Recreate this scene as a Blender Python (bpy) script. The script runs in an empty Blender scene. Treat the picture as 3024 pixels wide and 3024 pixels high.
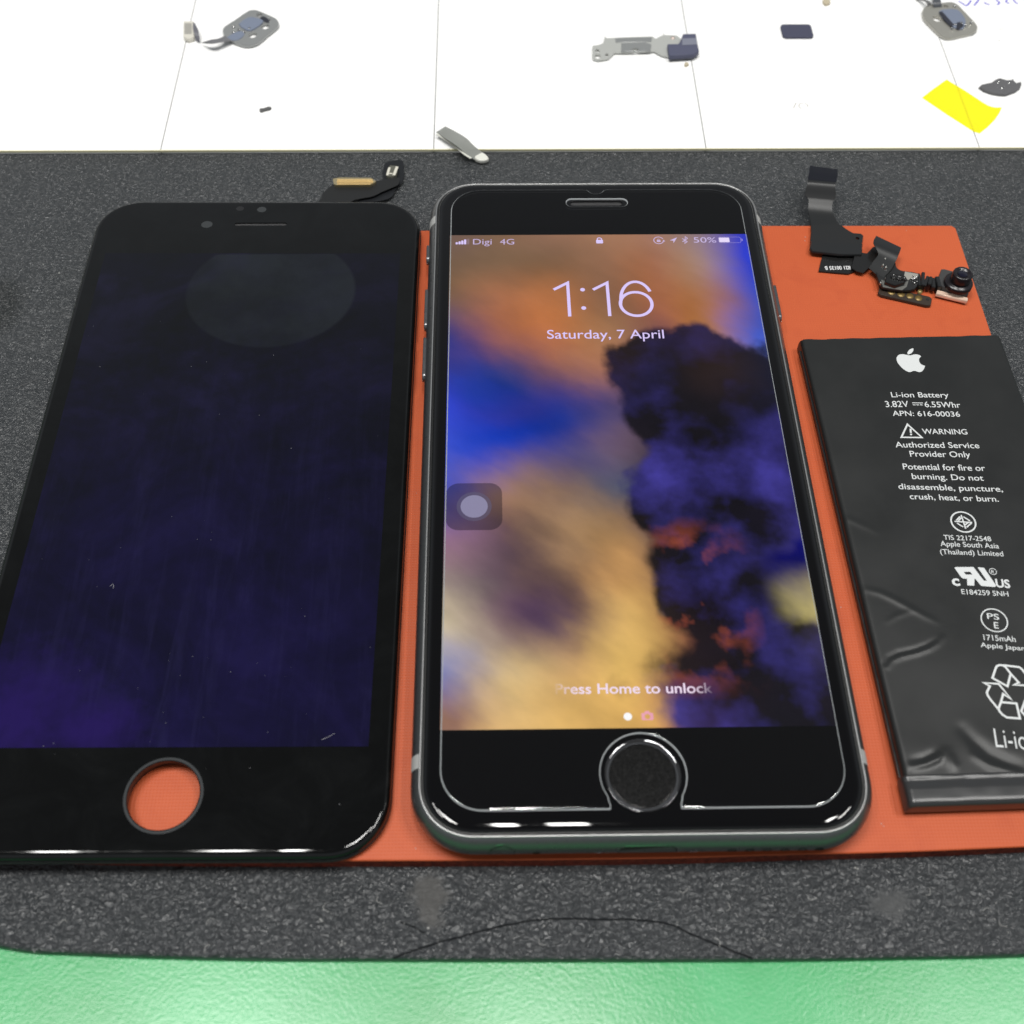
import bpy, bmesh, math, random
from mathutils import Vector, Matrix, noise
from mathutils.geometry import tessellate_polygon

# ---------------------------------------------------------------- scene, camera, light (1 unit = 1 mm)
S = bpy.context.scene
S.unit_settings.system = 'METRIC'
S.unit_settings.scale_length = 0.001
COL = S.collection
CAM = Vector((-21.2087, -120.104, 165.640))
ROT = (0.591441, -0.008910, -0.0159216)
FPX = 3415.99
cd = bpy.data.cameras.new('camera')
cd.sensor_width = 36.0
cd.lens = FPX / 3024 * 36
cd.clip_start = 5
cd.clip_end = 9000
cd.dof.use_dof = True
cd.dof.focus_distance = 212
cd.dof.aperture_fstop = 0.026
cam = bpy.data.objects.new('camera', cd)
cam.location = CAM
cam.rotation_euler = ROT
COL.objects.link(cam)
S.camera = cam

w = bpy.data.worlds.new('World')
S.world = w
w.use_nodes = True
wn, wl = w.node_tree.nodes, w.node_tree.links
tc = wn.new('ShaderNodeTexCoord'); sx = wn.new('ShaderNodeSeparateXYZ'); rp = wn.new('ShaderNodeValToRGB')
wl.new(tc.outputs['Generated'], sx.inputs[0]); wl.new(sx.outputs['Z'], rp.inputs[0])
rp.color_ramp.elements[0].position = 0.0; rp.color_ramp.elements[0].color = (0.10, 0.10, 0.10, 1)
rp.color_ramp.elements[1].position = 1.0; rp.color_ramp.elements[1].color = (0.06, 0.062, 0.065, 1)
e = rp.color_ramp.elements.new(0.5); e.color = (0.36, 0.385, 0.41, 1)
e = rp.color_ramp.elements.new(0.68); e.color = (0.24, 0.255, 0.27, 1)
e = rp.color_ramp.elements.new(0.80); e.color = (0.11, 0.115, 0.12, 1)
e = rp.color_ramp.elements.new(0.93); e.color = (0.07, 0.073, 0.076, 1)
wl.new(rp.outputs[0], wn['Background'].inputs[0])
wn['Background'].inputs[1].default_value = 1.0

S.view_settings.view_transform = 'Standard'
S.view_settings.look = 'None'
S.view_settings.exposure = 0
S.view_settings.gamma = 1

# ceiling LED battens of the workshop
for i, (lx, wd, pw) in enumerate([(-640, 60, 1.1), (-395, 62, 1.2), (-300, 32, .9), (-15, 32, .9), (75, 56, 1.2), (540, 60, 1.2), (760, 70, 1.2)]):
    ld = bpy.data.lights.new('ceiling_lamp', 'AREA')
    ld.shape = 'RECTANGLE'; ld.size = wd; ld.size_y = 420
    ld.energy = 3.9e6 * pw
    ld.color = (1.0, 0.985, 0.955)
    lo = bpy.data.objects.new('ceiling_lamp', ld)
    lo.location = (lx, 20, 1500)
    COL.objects.link(lo)

# ---------------------------------------------------------------- helpers
_R = cam.rotation_euler.to_matrix()
def P(px, py, z=0.0):
    """point of the horizontal plane at height z seen at a pixel of the 3024 px photograph"""
    d = _R @ Vector(((px - 1512) / FPX, -(py - 1512) / FPX, -1.0))
    t = (z - CAM.z) / d.z
    return CAM + d * t

def PL(pts, z, ox=0, oy=0, s=1.0):
    return [P(ox + a * s, oy + b * s, z).xy for a, b in pts]

def lin(c):
    return tuple(((v / 255) / 12.92 if v <= 10 else (((v / 255) + .055) / 1.055) ** 2.4) for v in c)

def mat(name, col, rough=0.5, metal=0.0, spec=0.5, coat=0.0, coat_rough=0.05, emit=None, alpha=None, trans=0.0):
    m = bpy.data.materials.new(name); m.use_nodes = True
    b = m.node_tree.nodes['Principled BSDF']
    b.inputs['Base Color'].default_value = (*col, 1)
    b.inputs['Roughness'].default_value = rough
    b.inputs['Metallic'].default_value = metal
    b.inputs['Specular IOR Level'].default_value = spec
    b.inputs['Coat Weight'].default_value = coat
    b.inputs['Coat Roughness'].default_value = coat_rough
    b.inputs['Transmission Weight'].default_value = trans
    if emit:
        b.inputs['Emission Color'].default_value = (*emit[0], 1); b.inputs['Emission Strength'].default_value = emit[1]
    if alpha is not None: b.inputs['Alpha'].default_value = alpha
    return m

class NB:
    """small node builder"""
    def __init__(s, m): s.m = m; s.n = m.node_tree.nodes; s.l = m.node_tree.links; s.b = s.n['Principled BSDF']; s._c = None
    def coord(s):
        if not s._c: s._c = s.n.new('ShaderNodeTexCoord')
        return s._c.outputs['Object']
    def mapping(s, sc, rot=(0, 0, 0)):
        a = s.n.new('ShaderNodeMapping'); a.inputs['Scale'].default_value = sc; a.inputs['Rotation'].default_value = rot
        s.l.new(s.coord(), a.inputs[0]); return a.outputs[0]
    def noise(s, scale, detail=3, rough=.5, vec=None, dist=0):
        a = s.n.new('ShaderNodeTexNoise'); a.inputs['Scale'].default_value = scale; a.inputs['Detail'].default_value = detail
        a.inputs['Roughness'].default_value = rough; a.inputs['Distortion'].default_value = dist
        s.l.new(vec or s.coord(), a.inputs['Vector']); return a.outputs['Fac']
    def voro(s, scale, feat='F1', vec=None):
        a = s.n.new('ShaderNodeTexVoronoi'); a.feature = feat; a.inputs['Scale'].default_value = scale
        s.l.new(vec or s.coord(), a.inputs['Vector']); return a.outputs['Distance']
    def wave(s, scale, d='X', dist=0):
        a = s.n.new('ShaderNodeTexWave'); a.bands_direction = d; a.inputs['Scale'].default_value = scale; a.inputs['Distortion'].default_value = dist
        s.l.new(s.coord(), a.inputs['Vector']); return a.outputs['Fac']
    def math(s, op, a, b=0.0, clamp=False):
        k = s.n.new('ShaderNodeMath'); k.operation = op; k.use_clamp = clamp
        for i, v in enumerate((a, b)):
            if isinstance(v, (int, float)): k.inputs[i].default_value = v
            else: s.l.new(v, k.inputs[i])
        return k.outputs[0]
    def ramp(s, fac, stops):
        r = s.n.new('ShaderNodeValToRGB'); el = r.color_ramp.elements
        while len(el) > 1: el.remove(el[0])
        el[0].position = stops[0][0]; el[0].color = (*stops[0][1], 1) if isinstance(stops[0][1], tuple) else (stops[0][1],) * 3 + (1,)
        for p, c in stops[1:]:
            q = el.new(p); q.color = (*c, 1) if isinstance(c, tuple) else (c, c, c, 1)
        s.l.new(fac, r.inputs[0]); return r.outputs[0]
    def mix(s, fac, a, b):
        k = s.n.new('ShaderNodeMix'); k.data_type = 'RGBA'
        for i, v in ((0, fac), (6, a), (7, b)):
            if isinstance(v, (int, float)): k.inputs[i].default_value = v
            elif isinstance(v, tuple): k.inputs[i].default_value = (*v, 1)
            else: s.l.new(v, k.inputs[i])
        return k.outputs[2]
    def bump(s, h, strength, dist):
        k = s.n.new('ShaderNodeBump'); k.inputs['Strength'].default_value = strength; k.inputs['Distance'].default_value = dist
        s.l.new(h, k.inputs['Height']); s.l.new(k.outputs[0], s.b.inputs['Normal']); return k
    def set(s, inp, v): s.l.new(v, s.b.inputs[inp])
    def spot(s, c, rx, ry, soft=.3, ang=0, wob=0.0):
        """mask: 1 inside an ellipse at world c, 0 outside, uneven rim"""
        a = s.n.new('ShaderNodeMapping'); a.vector_type = 'TEXTURE'
        a.inputs['Location'].default_value = (c[0], c[1], 0); a.inputs['Rotation'].default_value = (0, 0, ang)
        a.inputs['Scale'].default_value = (rx, ry, 1e6)
        s.l.new(s.coord(), a.inputs[0])
        k = s.n.new('ShaderNodeVectorMath'); k.operation = 'LENGTH'; s.l.new(a.outputs[0], k.inputs[0])
        d = k.outputs['Value']
        if wob: d = s.math('ADD', d, s.math('MULTIPLY', s.math('SUBTRACT', s.noise(.45, 4), .5), wob))
        r = s.n.new('ShaderNodeMapRange'); r.inputs['From Min'].default_value = 1 - soft; r.inputs['From Max'].default_value = 1 + soft
        r.inputs['To Min'].default_value = 1; r.inputs['To Max'].default_value = 0
        s.l.new(d, r.inputs['Value']); return r.outputs[0]

def obj(name, bm_or_mesh, m, parent=None, smooth=False):
    if isinstance(bm_or_mesh, bmesh.types.BMesh):
        me = bpy.data.meshes.new(name); bm_or_mesh.normal_update(); bm_or_mesh.to_mesh(me); bm_or_mesh.free()
    else: me = bm_or_mesh
    if m is not None:
        me.materials.clear(); me.materials.append(m)
    if smooth is True:
        for p in me.polygons: p.use_smooth = True
    o = bpy.data.objects.new(name, me); COL.objects.link(o)
    if parent:
        o.parent = parent
        if parent.type == 'EMPTY': o.matrix_parent_inverse = Matrix.Translation(-Vector(parent.location))
    return o

def tag(o, label=None, cat=None, group=None, kind=None):
    for k, v in (('label', label), ('category', cat), ('group', group), ('kind', kind)):
        if v: o[k] = v
    return o

def thing(name, label, cat, loc, group=None):
    o = bpy.data.objects.new(name, None); o.empty_display_size = 5; o.location = (*loc[:2], loc[2] if len(loc) > 2 else 0)
    COL.objects.link(o); return tag(o, label, cat, group)

def rrect(w_, h_, r, n=10, cx=0, cy=0, sq=2.0):
    out = []
    for k, (sx_, sy_) in enumerate(((1, 1), (-1, 1), (-1, -1), (1, -1))):
        for i in range(n + 1):
            a = math.pi / 2 * (k + i / n)
            c, s_ = math.cos(a), math.sin(a)
            c = math.copysign(abs(c) ** (2 / sq), c); s_ = math.copysign(abs(s_) ** (2 / sq), s_)
            out.append(Vector((cx + sx_ * (w_ / 2 - r) + r * c, cy + sy_ * (h_ / 2 - r) + r * s_)))
    return out

def circ(cx, cy, rx, ry=None, n=40, ang=0):
    ry = rx if ry is None else ry
    ca, sa = math.cos(ang), math.sin(ang)
    return [Vector((cx + rx * math.cos(t) * ca - ry * math.sin(t) * sa, cy + rx * math.cos(t) * sa + ry * math.sin(t) * ca)) for t in (2 * math.pi * i / n for i in range(n))]

def area(l): return sum(l[i - 1][0] * l[i][1] - l[i][0] * l[i - 1][1] for i in range(len(l))) / 2
def offs(l, d):
    """move an outline inwards (ccw) by d"""
    n = len(l); out = []
    for i in range(n):
        a = Vector(l[i]) - Vector(l[i - 1]); b = Vector(l[(i + 1) % n]) - Vector(l[i])
        if a.length < 1e-6: a = b
        if b.length < 1e-6: b = a
        a.normalize(); b.normalize()
        na = Vector((-a.y, a.x)); nb = Vector((-b.y, b.x)); m_ = na + nb
        if m_.length < 1e-4: m_ = na
        k = m_.normalized(); c = max(k.dot(na), .5)
        out.append(Vector(l[i]) + k * (d / c))
    return out

def smooth_loop(pts, n=6, closed=True):
    pts = [Vector(p[:2]) for p in pts]; N = len(pts); out = []
    for i in range(N if closed else N - 1):
        g = lambda j: pts[j % N] if closed else pts[min(max(j, 0), N - 1)]
        p0, p1, p2, p3 = g(i - 1), g(i), g(i + 1), g(i + 2)
        for k in range(n):
            t = k / n
            out.append(.5 * ((2 * p1) + (p2 - p0) * t + (2 * p0 - 5 * p1 + 4 * p2 - p3) * t * t + (3 * p1 - p0 - 3 * p2 + p3) * t ** 3))
    if not closed: out.append(pts[-1])
    return out

def slab(outer, holes, prof, hprof=None, bm=None, cap=True, bottom=False):
    """prof: [(inset, z)...] from the bottom rim to the top rim; the flat top is filled with its holes left open"""
    bm = bm or bmesh.new()
    outer = [Vector(p[:2]) for p in outer]
    if area(outer) < 0: outer = outer[::-1]
    loops = [(outer, prof)]
    for h in holes:
        h = [Vector(p[:2]) for p in h]
        if area(h) > 0: h = h[::-1]
        loops.append((h, hprof or [(0, prof[0][1]), (0, prof[-1][1])]))
    tops = []
    for l, pr in loops:
        rings = [[bm.verts.new((*q, z)) for q in offs(l, d)] for d, z in pr]
        n = len(l)
        for a, b in zip(rings, rings[1:]):
            for i in range(n):
                f = bm.faces.new((a[i], a[(i + 1) % n], b[(i + 1) % n], b[i])); f.smooth = True
        tops.append([v.co.copy() for v in rings[-1]])
        if bottom and l is loops[0][0]:
            f = bm.faces.new([bm.verts.new(v.co) for v in reversed(rings[0])])
    if cap:
        flat = [v for t in tops for v in t]
        vs = [bm.verts.new(v) for v in flat]
        for a, b, c in tessellate_polygon(tops):
            try:
                f = bm.faces.new((vs[a], vs[b], vs[c])); f.normal_update()
                if f.normal.z < 0: f.normal_flip()
            except ValueError: pass
    return bm

def rounded(z0, z1, r, n=4, r0=0.0):
    """profile with a round top rim"""
    return [(r0, z0)] + [(r * (1 - math.cos(math.pi / 2 * i / n)), z1 - r + r * math.sin(math.pi / 2 * i / n)) for i in range(n + 1)]

def flat(loop, z, holes=(), bm=None):
    bm = bm or bmesh.new()
    ls = [[Vector((*p[:2], z)) for p in loop]] + [[Vector((*p[:2], z)) for p in h] for h in holes]
    vs = [bm.verts.new(v) for t in ls for v in t]
    for a, b, c in tessellate_polygon(ls):
        try:
            f = bm.faces.new((vs[a], vs[b], vs[c])); f.normal_update()
            if f.normal.z < 0: f.normal_flip()
        except ValueError: pass
    return bm

def stroke(pts, wd, zf, bm=None, closed=False):
    """flat ribbon of width wd along points; zf a height or a function of (x, y)"""
    bm = bm or bmesh.new(); pts = [Vector(p[:2]) for p in pts]; n = len(pts); L = []; Rr = []
    f = zf if callable(zf) else (lambda x, y: zf)
    for i in range(n):
        a = pts[i] - pts[i - 1] if (i > 0 or closed) else pts[1] - pts[0]
        b = pts[(i + 1) % n] - pts[i] if (i < n - 1 or closed) else a
        a.normalize(); b.normalize(); t = a + b
        t = t.normalized() if t.length > 1e-5 else a
        nn = Vector((-t.y, t.x)); c = max(nn.dot(Vector((-a.y, a.x))), .5); h = wd / 2 / c
        p, q = pts[i] + nn * h, pts[i] - nn * h
        L.append(bm.verts.new((*p, f(*p)))); Rr.append(bm.verts.new((*q, f(*q))))
    for i in range(n if closed else n - 1):
        j = (i + 1) % n
        bm.faces.new((L[i], Rr[i], Rr[j], L[j]))
    return bm

def lathe(c, prof, n=48, bm=None):
    """prof: [(radius, z)...]"""
    bm = bm or bmesh.new(); rings = []
    for r, z in prof:
        rings.append([bm.verts.new((c[0] + r * math.cos(2 * math.pi * i / n), c[1] + r * math.sin(2 * math.pi * i / n), z)) for i in range(n)])
    for a, b in zip(rings, rings[1:]):
        for i in range(n):
            f = bm.faces.new((a[i], a[(i + 1) % n], b[(i + 1) % n], b[i])); f.smooth = True
    if prof[-1][0] > 1e-4: bm.faces.new([bm.verts.new(v.co) for v in rings[-1]])
    return bm

def box(c, s_, bm=None, rz=0):
    bm = bm or bmesh.new()
    M_ = Matrix.Translation(Vector(c)) @ Matrix.Rotation(rz, 4, 'Z') @ Matrix.Diagonal((*s_, 1))
    bmesh.ops.create_cube(bm, size=1, matrix=M_); return bm

_hcache = {}
def text_bm(s, p0, p1, cap, zf, weight=0.0, bm=None, flip=False):
    """lettering from baseline start p0 to end p1 (2-D), capital height cap, laid on zf"""
    def raw(t, wgt):
        cu = bpy.data.curves.new('t', 'FONT'); cu.body = t; cu.size = 1; cu.offset = wgt; cu.resolution_u = 5
        o = bpy.data.objects.new('t', cu); COL.objects.link(o)
        dg = bpy.context.evaluated_depsgraph_get(); me = bpy.data.meshes.new_from_object(o.evaluated_get(dg))
        bpy.data.objects.remove(o); bpy.data.curves.remove(cu); return me
    if 'H' not in _hcache:
        me = raw('H', 0); _hcache['H'] = max(v.co.y for v in me.vertices); bpy.data.meshes.remove(me)
    me = raw(s, weight)
    x0 = min(v.co.x for v in me.vertices); x1 = max(v.co.x for v in me.vertices)
    p0, p1 = Vector(p0[:2]), Vector(p1[:2]); u = (p1 - p0); L = u.length; u.normalize(); v_ = Vector((-u.y, u.x))
    sx_, sy_ = L / (x1 - x0), cap / _hcache['H']
    f = zf if callable(zf) else (lambda x, y: zf)
    bm = bm or bmesh.new(); vs = []
    for v in me.vertices:
        q = p0 + u * ((v.co.x - x0) * sx_) + v_ * (v.co.y * sy_)
        vs.append(bm.verts.new((*q, f(*q))))
    for p in me.polygons:
        try:
            k = bm.faces.new([vs[i] for i in p.vertices]); k.normal_update()
            if k.normal.z < 0: k.normal_flip()
        except ValueError: pass
    bpy.data.meshes.remove(me); return bm

random.seed(7)

# ---------------------------------------------------------------- materials
m_green = mat('green_vinyl', (0.05, 0.40, 0.14), 0.24, spec=.5)
b = NB(m_green)
h = b.math('ADD', b.voro(2.2, 'SMOOTH_F1'), b.math('MULTIPLY', b.noise(3.6, 3), .7))
b.bump(h, .15, .12)
g_ = b.mix(b.ramp(b.noise(.022, 4, .6), [(.35, 0.0), (.65, 1.0)]), (0.018, 0.30, 0.075), (0.06, 0.42, 0.15))
b.set('Base Color', b.mix(b.math('MULTIPLY', b.ramp(b.noise(.35, 5, .7), [(.55, 0.0), (.8, 1.0)]), .35), g_, (0.03, 0.24, 0.09)))

m_black = mat('black_rubber', (0.03, 0.032, 0.035), 0.5, spec=.85)
b = NB(m_black)
vec = b.mapping((1.0, 1.45, 1))
worm = b.ramp(b.math('ABSOLUTE', b.math('SUBTRACT', b.noise(.95, 2, .5, vec, .9), .5)), [(0.0, 0.0), (0.05, .25), (.16, 1.0)])
h = b.math('ADD', worm, b.math('MULTIPLY', b.noise(4.0, 3), .45))
st = b.spot(P(1268, 2655, -3), 2.2, 4.0, .35, .12, 2.2)
sm = b.spot(P(2640, 2672, -3), 2.8, 2.1, .4, 0, 2.0)
dk = b.spot((-121, 43), 6.5, 8, .25)
msk = b.math('MAXIMUM', st, sm)
bp = b.bump(h, .68, .32)
b.l.new(b.math('SUBTRACT', .68, b.math('MULTIPLY', msk, .34)), bp.inputs['Strength'])
base = b.mix(b.noise(.05, 4), (0.021, 0.025, 0.028), (0.036, 0.039, 0.042))
base = b.mix(b.math('MULTIPLY', st, .6), base, (0.042, 0.039, 0.034))
base = b.mix(b.math('MULTIPLY', sm, .4), base, (0.036, 0.037, 0.036))
base = b.mix(b.math('MULTIPLY', dk, .85), base, (0.004, 0.006, 0.006))
fleck = b.ramp(b.voro(.62), [(0.0, 1.0), (.055, .5), (.075, 0.0)])
b.set('Base Color', b.mix(b.math('MULTIPLY', fleck, .14), base, (0.25, 0.25, 0.25)))
b.set('Roughness', b.math('ADD', b.ramp(b.noise(.4, 3), [(.3, .32), (.7, .44)]), b.math('MULTIPLY', msk, .3)))

m_white = mat('white_board', (0.92, 0.92, 0.91), 0.45)
m_whedge = mat('board_edge', (0.90, 0.85, 0.55), 0.7)
m_seam = mat('seam_dark', (0.16, 0.16, 0.16), 0.9, spec=.1)

m_pad = mat('orange_silicone', (0.74, 0.135, 0.05), 0.5, spec=.3)
b = NB(m_pad)
b.b.inputs['Sheen Weight'].default_value = .14; b.b.inputs['Sheen Roughness'].default_value = .35; b.b.inputs['Sheen Tint'].default_value = (1, .62, .45, 1)
wv = b.math('MULTIPLY', b.wave(.62, 'X', .4), b.wave(.62, 'Y', .4))
b.bump(b.math('ADD', wv, b.math('MULTIPLY', b.noise(.6, 3), .4)), .22, .12)
cx_ = b.mix(b.noise(.03, 4), (0.47, 0.086, 0.027), (0.57, 0.112, 0.038))
cx_ = b.mix(b.math('MULTIPLY', b.ramp(b.noise(.12, 6, .65, dist=.7), [(.5, 0.0), (.78, 1.0)]), .45), cx_, (0.40, 0.062, 0.022))
b.set('Base Color', b.mix(b.math('MULTIPLY', wv, .18), cx_, (0.38, 0.058, 0.018)))
m_padedge = mat('silicone_cut_edge', (0.25, 0.045, 0.025), 0.8, spec=.2)  # darker than the top, the front edge's shade put into the colour
b = NB(m_padedge); b.bump(b.noise(2.2, 4), .9, .5)
b.set('Base Color', b.ramp(b.noise(1.1, 5), [(.3, (0.10, 0.02, 0.014)), (.7, (0.30, 0.055, 0.03))]))

m_alu = mat('space_grey_aluminium', (0.17, 0.17, 0.175), 0.40, .86)
b = NB(m_alu); b.set('Roughness', b.ramp(b.noise(1.5, 4), [(.3, .26), (.7, .38)])); b.bump(b.noise(12, 2), .05, .05)
m_band = mat('antenna_plastic', (0.40, 0.40, 0.39), 0.45)
m_gasket = mat('black_gasket', (0.012, 0.012, 0.012), 0.35)
m_glass = mat('black_glass', (0.003, 0.003, 0.0035), 0.035, spec=.5)
b = NB(m_glass); b.set('Roughness', b.ramp(b.noise(.25, 5, .6), [(.35, .02), (.8, .05)]))
m_steel = mat('bright_steel', (0.55, 0.55, 0.54), 0.2, 1.0)
m_dark = mat('dark_cavity', (0.004, 0.004, 0.004), 0.7)
m_mesh = mat('speaker_mesh', (0.05, 0.05, 0.052), 0.5, .3)
b = NB(m_mesh); b.bump(b.voro(4.5), .8, .2)
m_button = mat('home_button_sapphire', (0.008, 0.008, 0.008), 0.12, spec=.35)
b = NB(m_button); b.set('Roughness', b.ramp(b.noise(2.5, 5, .7, dist=1), [(.3, .08), (.7, .24)]))
b.set('Base Color', b.ramp(b.noise(2.2, 5, .7, dist=1.5), [(.35, (0.004, 0.004, 0.004)), (.75, (0.013, 0.013, 0.013))]))
m_ring = mat('home_button_ring', (0.035, 0.035, 0.037), 0.06, 1.0)
m_ring = mat('home_button_ring', (0.16, 0.16, 0.165), 0.05, .9)
m_protedge = mat('ground_glass_edge', (0.42, 0.44, 0.45), 0.25, spec=.9)

# tempered glass sheet: clear with a mirror-like surface
m_prot = bpy.data.materials.new('clear_tempered_glass'); m_prot.use_nodes = True
n_, l_ = m_prot.node_tree.nodes, m_prot.node_tree.links; n_.remove(n_['Principled BSDF'])
tr = n_.new('ShaderNodeBsdfTransparent'); gl = n_.new('ShaderNodeBsdfGlossy'); gl.inputs['Roughness'].default_value = .025
fr = n_.new('ShaderNodeFresnel'); fr.inputs[0].default_value = 1.45; mx = n_.new('ShaderNodeMixShader')
l_.new(fr.outputs[0], mx.inputs[0]); l_.new(tr.outputs[0], mx.inputs[1]); l_.new(gl.outputs[0], mx.inputs[2]); l_.new(mx.outputs[0], n_['Material Output'].inputs[0])

# lit display: picture colours stored on the mesh
m_lcd = mat('lit_display', (0.0, 0.0, 0.0), 0.3, spec=.1)
b = NB(m_lcd); at_ = b.n.new('ShaderNodeAttribute'); at_.attribute_name = 'Col'
b.l.new(at_.outputs['Color'], b.b.inputs['Emission Color']); b.b.inputs['Emission Strength'].default_value = 1.0

def glow(name, col, a):
    m = bpy.data.materials.new(name); m.use_nodes = True; n, l = m.node_tree.nodes, m.node_tree.links; n.remove(n['Principled BSDF'])
    t = n.new('ShaderNodeBsdfTransparent'); e_ = n.new('ShaderNodeEmission'); e_.inputs[0].default_value = (*col, 1)
    x = n.new('ShaderNodeMixShader'); x.inputs[0].default_value = a
    l.new(t.outputs[0], x.inputs[1]); l.new(e_.outputs[0], x.inputs[2]); l.new(x.outputs[0], n['Material Output'].inputs[0]); return m

# ---------------------------------------------------------------- setting: bench, mats
ZG, ZB, ZW = -4.6, -3.0, -2.0
o = obj('table_surface', flat([(-900, -500), (900, -500), (900, 900), (-900, 900)], ZG), m_green); tag(o, kind='structure')

edge = [P(*q, -3).xy for q in ((0, 2795), (235, 2815), (704, 2830), (1174, 2832), (1512, 2833), (2224, 2833), (2647, 2827), (3024, 2819))]
low = smooth_loop([(-150, -52), (-128, -67), (-110, -74.6)] + [tuple(v) for v in edge] + [(75, -81.6), (110, -80.5)], 6, False)
bl = low + [Vector((160, -79)), Vector((160, 96)), Vector((-175, 96)), Vector((-175, -20)), Vector((-166, -38))]
bmx = slab(bl, [], [(0, ZG + .003), (0, ZB - .5), (.12, ZB - .16), (.5, ZB)])
black_mat = obj('black_mat', bmx, m_black)
tag(black_mat, 'long black mat with pebbled rubber texture lying across the green surface', 'mat')
# knife cuts in the mat
m_cut = mat('cut_dark', (0.008, 0.009, 0.01), 0.9, spec=.1)
for pts, wd in (([(1162, 2829), (1220, 2808), (1280, 2788), (1400, 2755), (1512, 2729), (1600, 2716), (1700, 2714), (1800, 2716), (1870, 2716), (1950, 2724), (2000, 2738), (2050, 2762), (2150, 2802), (2224, 2831)], .28),
                ([(1182, 2724), (1215, 2735), (1255, 2755)], .22), ([(684, 2662), (722, 2690)], .15), ([(1600, 2610), (1622, 2632)], .15)):
    pp = smooth_loop(PL(pts, ZB), 6, False)
    pp = [q + Vector((random.uniform(-.05, .05), random.uniform(-.06, .06))) for q in pp]
    obj('knife_cut', stroke(pp, wd, ZB + .012), m_cut, black_mat)
# pale scratches
m_scr = mat('pale_scratch', (0.060, 0.061, 0.062), 0.7)
for pts in ([(2760, 500), (2870, 515), (2960, 530)], [(2480, 590), (2560, 620), (2700, 660)], [(2650, 560), (2685, 625), (2720, 660)], [(2830, 575), (2920, 610), (3010, 665)], [(185, 752), (230, 744), (275, 742)], [(60, 1000), (100, 985), (130, 970)], [(90, 1192), (120, 1200), (140, 1204)], [(0, 1160), (60, 1140), (110, 1120)]):
    obj('scratch', stroke([q + Vector((random.uniform(-.08, .08), random.uniform(-.08, .08))) for q in smooth_loop(PL(pts, ZB), 8, False)], .13, ZB + .012), m_scr, black_mat)

# white sorting board
wb = thing('white_board', 'white sorting board with thin dark seams along the far side of the bench', 'board', (-20, 170, ZB))
WX0, WX1, WY0, WY1 = -214.0, 208.0, 89.3, 300
seams = [-154.2, -93.8, -33.7, 26.7, 87.8, 148.2]
xs = [WX0] + seams + [WX1]
for a, c in zip(xs, xs[1:]):
    rect = [(a + .09, WY0), (c - .09, WY0), (c - .09, WY1), (a + .09, WY1)]
    obj('panel', slab(rect, [], [(0, ZB + .006), (0, ZW - .1), (.1, ZW)]), m_white, wb)
for x in seams:
    obj('seam', box((x, (WY0 + WY1) / 2, ZW - .3), (.16, WY1 - WY0 - .3, .3)), m_seam, wb)
obj('edge_trim', box(((WX0 + WX1) / 2, WY0 - .11, ZW - .28), (WX1 - WX0, .2, .5)), m_whedge, wb)
m_ink = mat('blue_ink', (0.10, 0.08, 0.55), 0.6); m_faint = mat('faint_grey_ink', (0.45, 0.43, 0.40), 0.7)
for pts in ([(1050, 15), (1100, 45), (1150, 75), (1180, 60), (1220, 5)], [(1260, 75), (1290, 40), (1325, -5)], [(1395, 30), (1420, 48), (1470, 64)], [(1550, -5), (1600, 35), (1570, 65)], [(1710, -10), (1690, 20), (1730, 50)], [(1790, -5), (1810, 25), (1845, 52)]):
    stroke(smooth_loop(PL(pts, ZW, 2600, 0, .2195), 5, False), .42, ZW + .015, bm := bmesh.new()); obj('pen_stroke', bm, m_ink, wb)
bm = bmesh.new()
stroke(PL([(1062, 408), (1072, 388)], ZW, 1512, 0, .7826), .22, ZW + .015, bm)
stroke(smooth_loop(PL([(1098, 390), (1086, 392), (1083, 402), (1092, 411)], ZW, 1512, 0, .7826), 5, False), .2, ZW + .015, bm)
stroke(smooth_loop(PL([(1104, 390), (1114, 396), (1116, 404)], ZW, 1512, 0, .7826), 5, False), .2, ZW + .015, bm)
for k in range(16):
    q = P(2600 + random.uniform(1310, 1900) * .2195, random.choice((250, 285, 400, 555)) * .2195, ZW)
    stroke([q, q + Vector((random.uniform(.1, .7), random.uniform(.1, .6), 0))], .12, ZW + .015, bm)
obj('faint_marks', bm, m_faint, wb)['kind'] = 'stuff'

# orange pad
L0 = Vector((-97.5, 62.6)); 
pl = [P(*q, -0.0).xy for q in ((0, 2528), (500, 2540), (1300, 2541), (1925, 2535), (2295, 2525), (2700, 2514), (3024, 2500))]
bot = smooth_loop([(-107, -66.6)] + [tuple(v) for v in pl] + [(75.8, -67.3)], 6, False)
outline = bot + [Vector((75.4, 30)), Vector((75.3, 61.2)), Vector((74.6, 62.0)), Vector((35, 62.2)), Vector((-35, 61.2)), Vector((-94.0, 60.6)), Vector((-96, 58))]
pad = thing('silicone_pad', 'thin orange silicone pad under the phones and battery', 'pad', (-10, -3, ZB))
obj('pad_top', slab(outline, [], [(.0, -.16), (.14, 0)]), m_pad, pad)
bm = slab([v for v in offs(outline[::-1] if area(outline) < 0 else outline, .03)], [], [(0, ZB + .004), (0, -.162)], cap=False)
obj('cut_edge', bm, m_padedge, pad)

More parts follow.
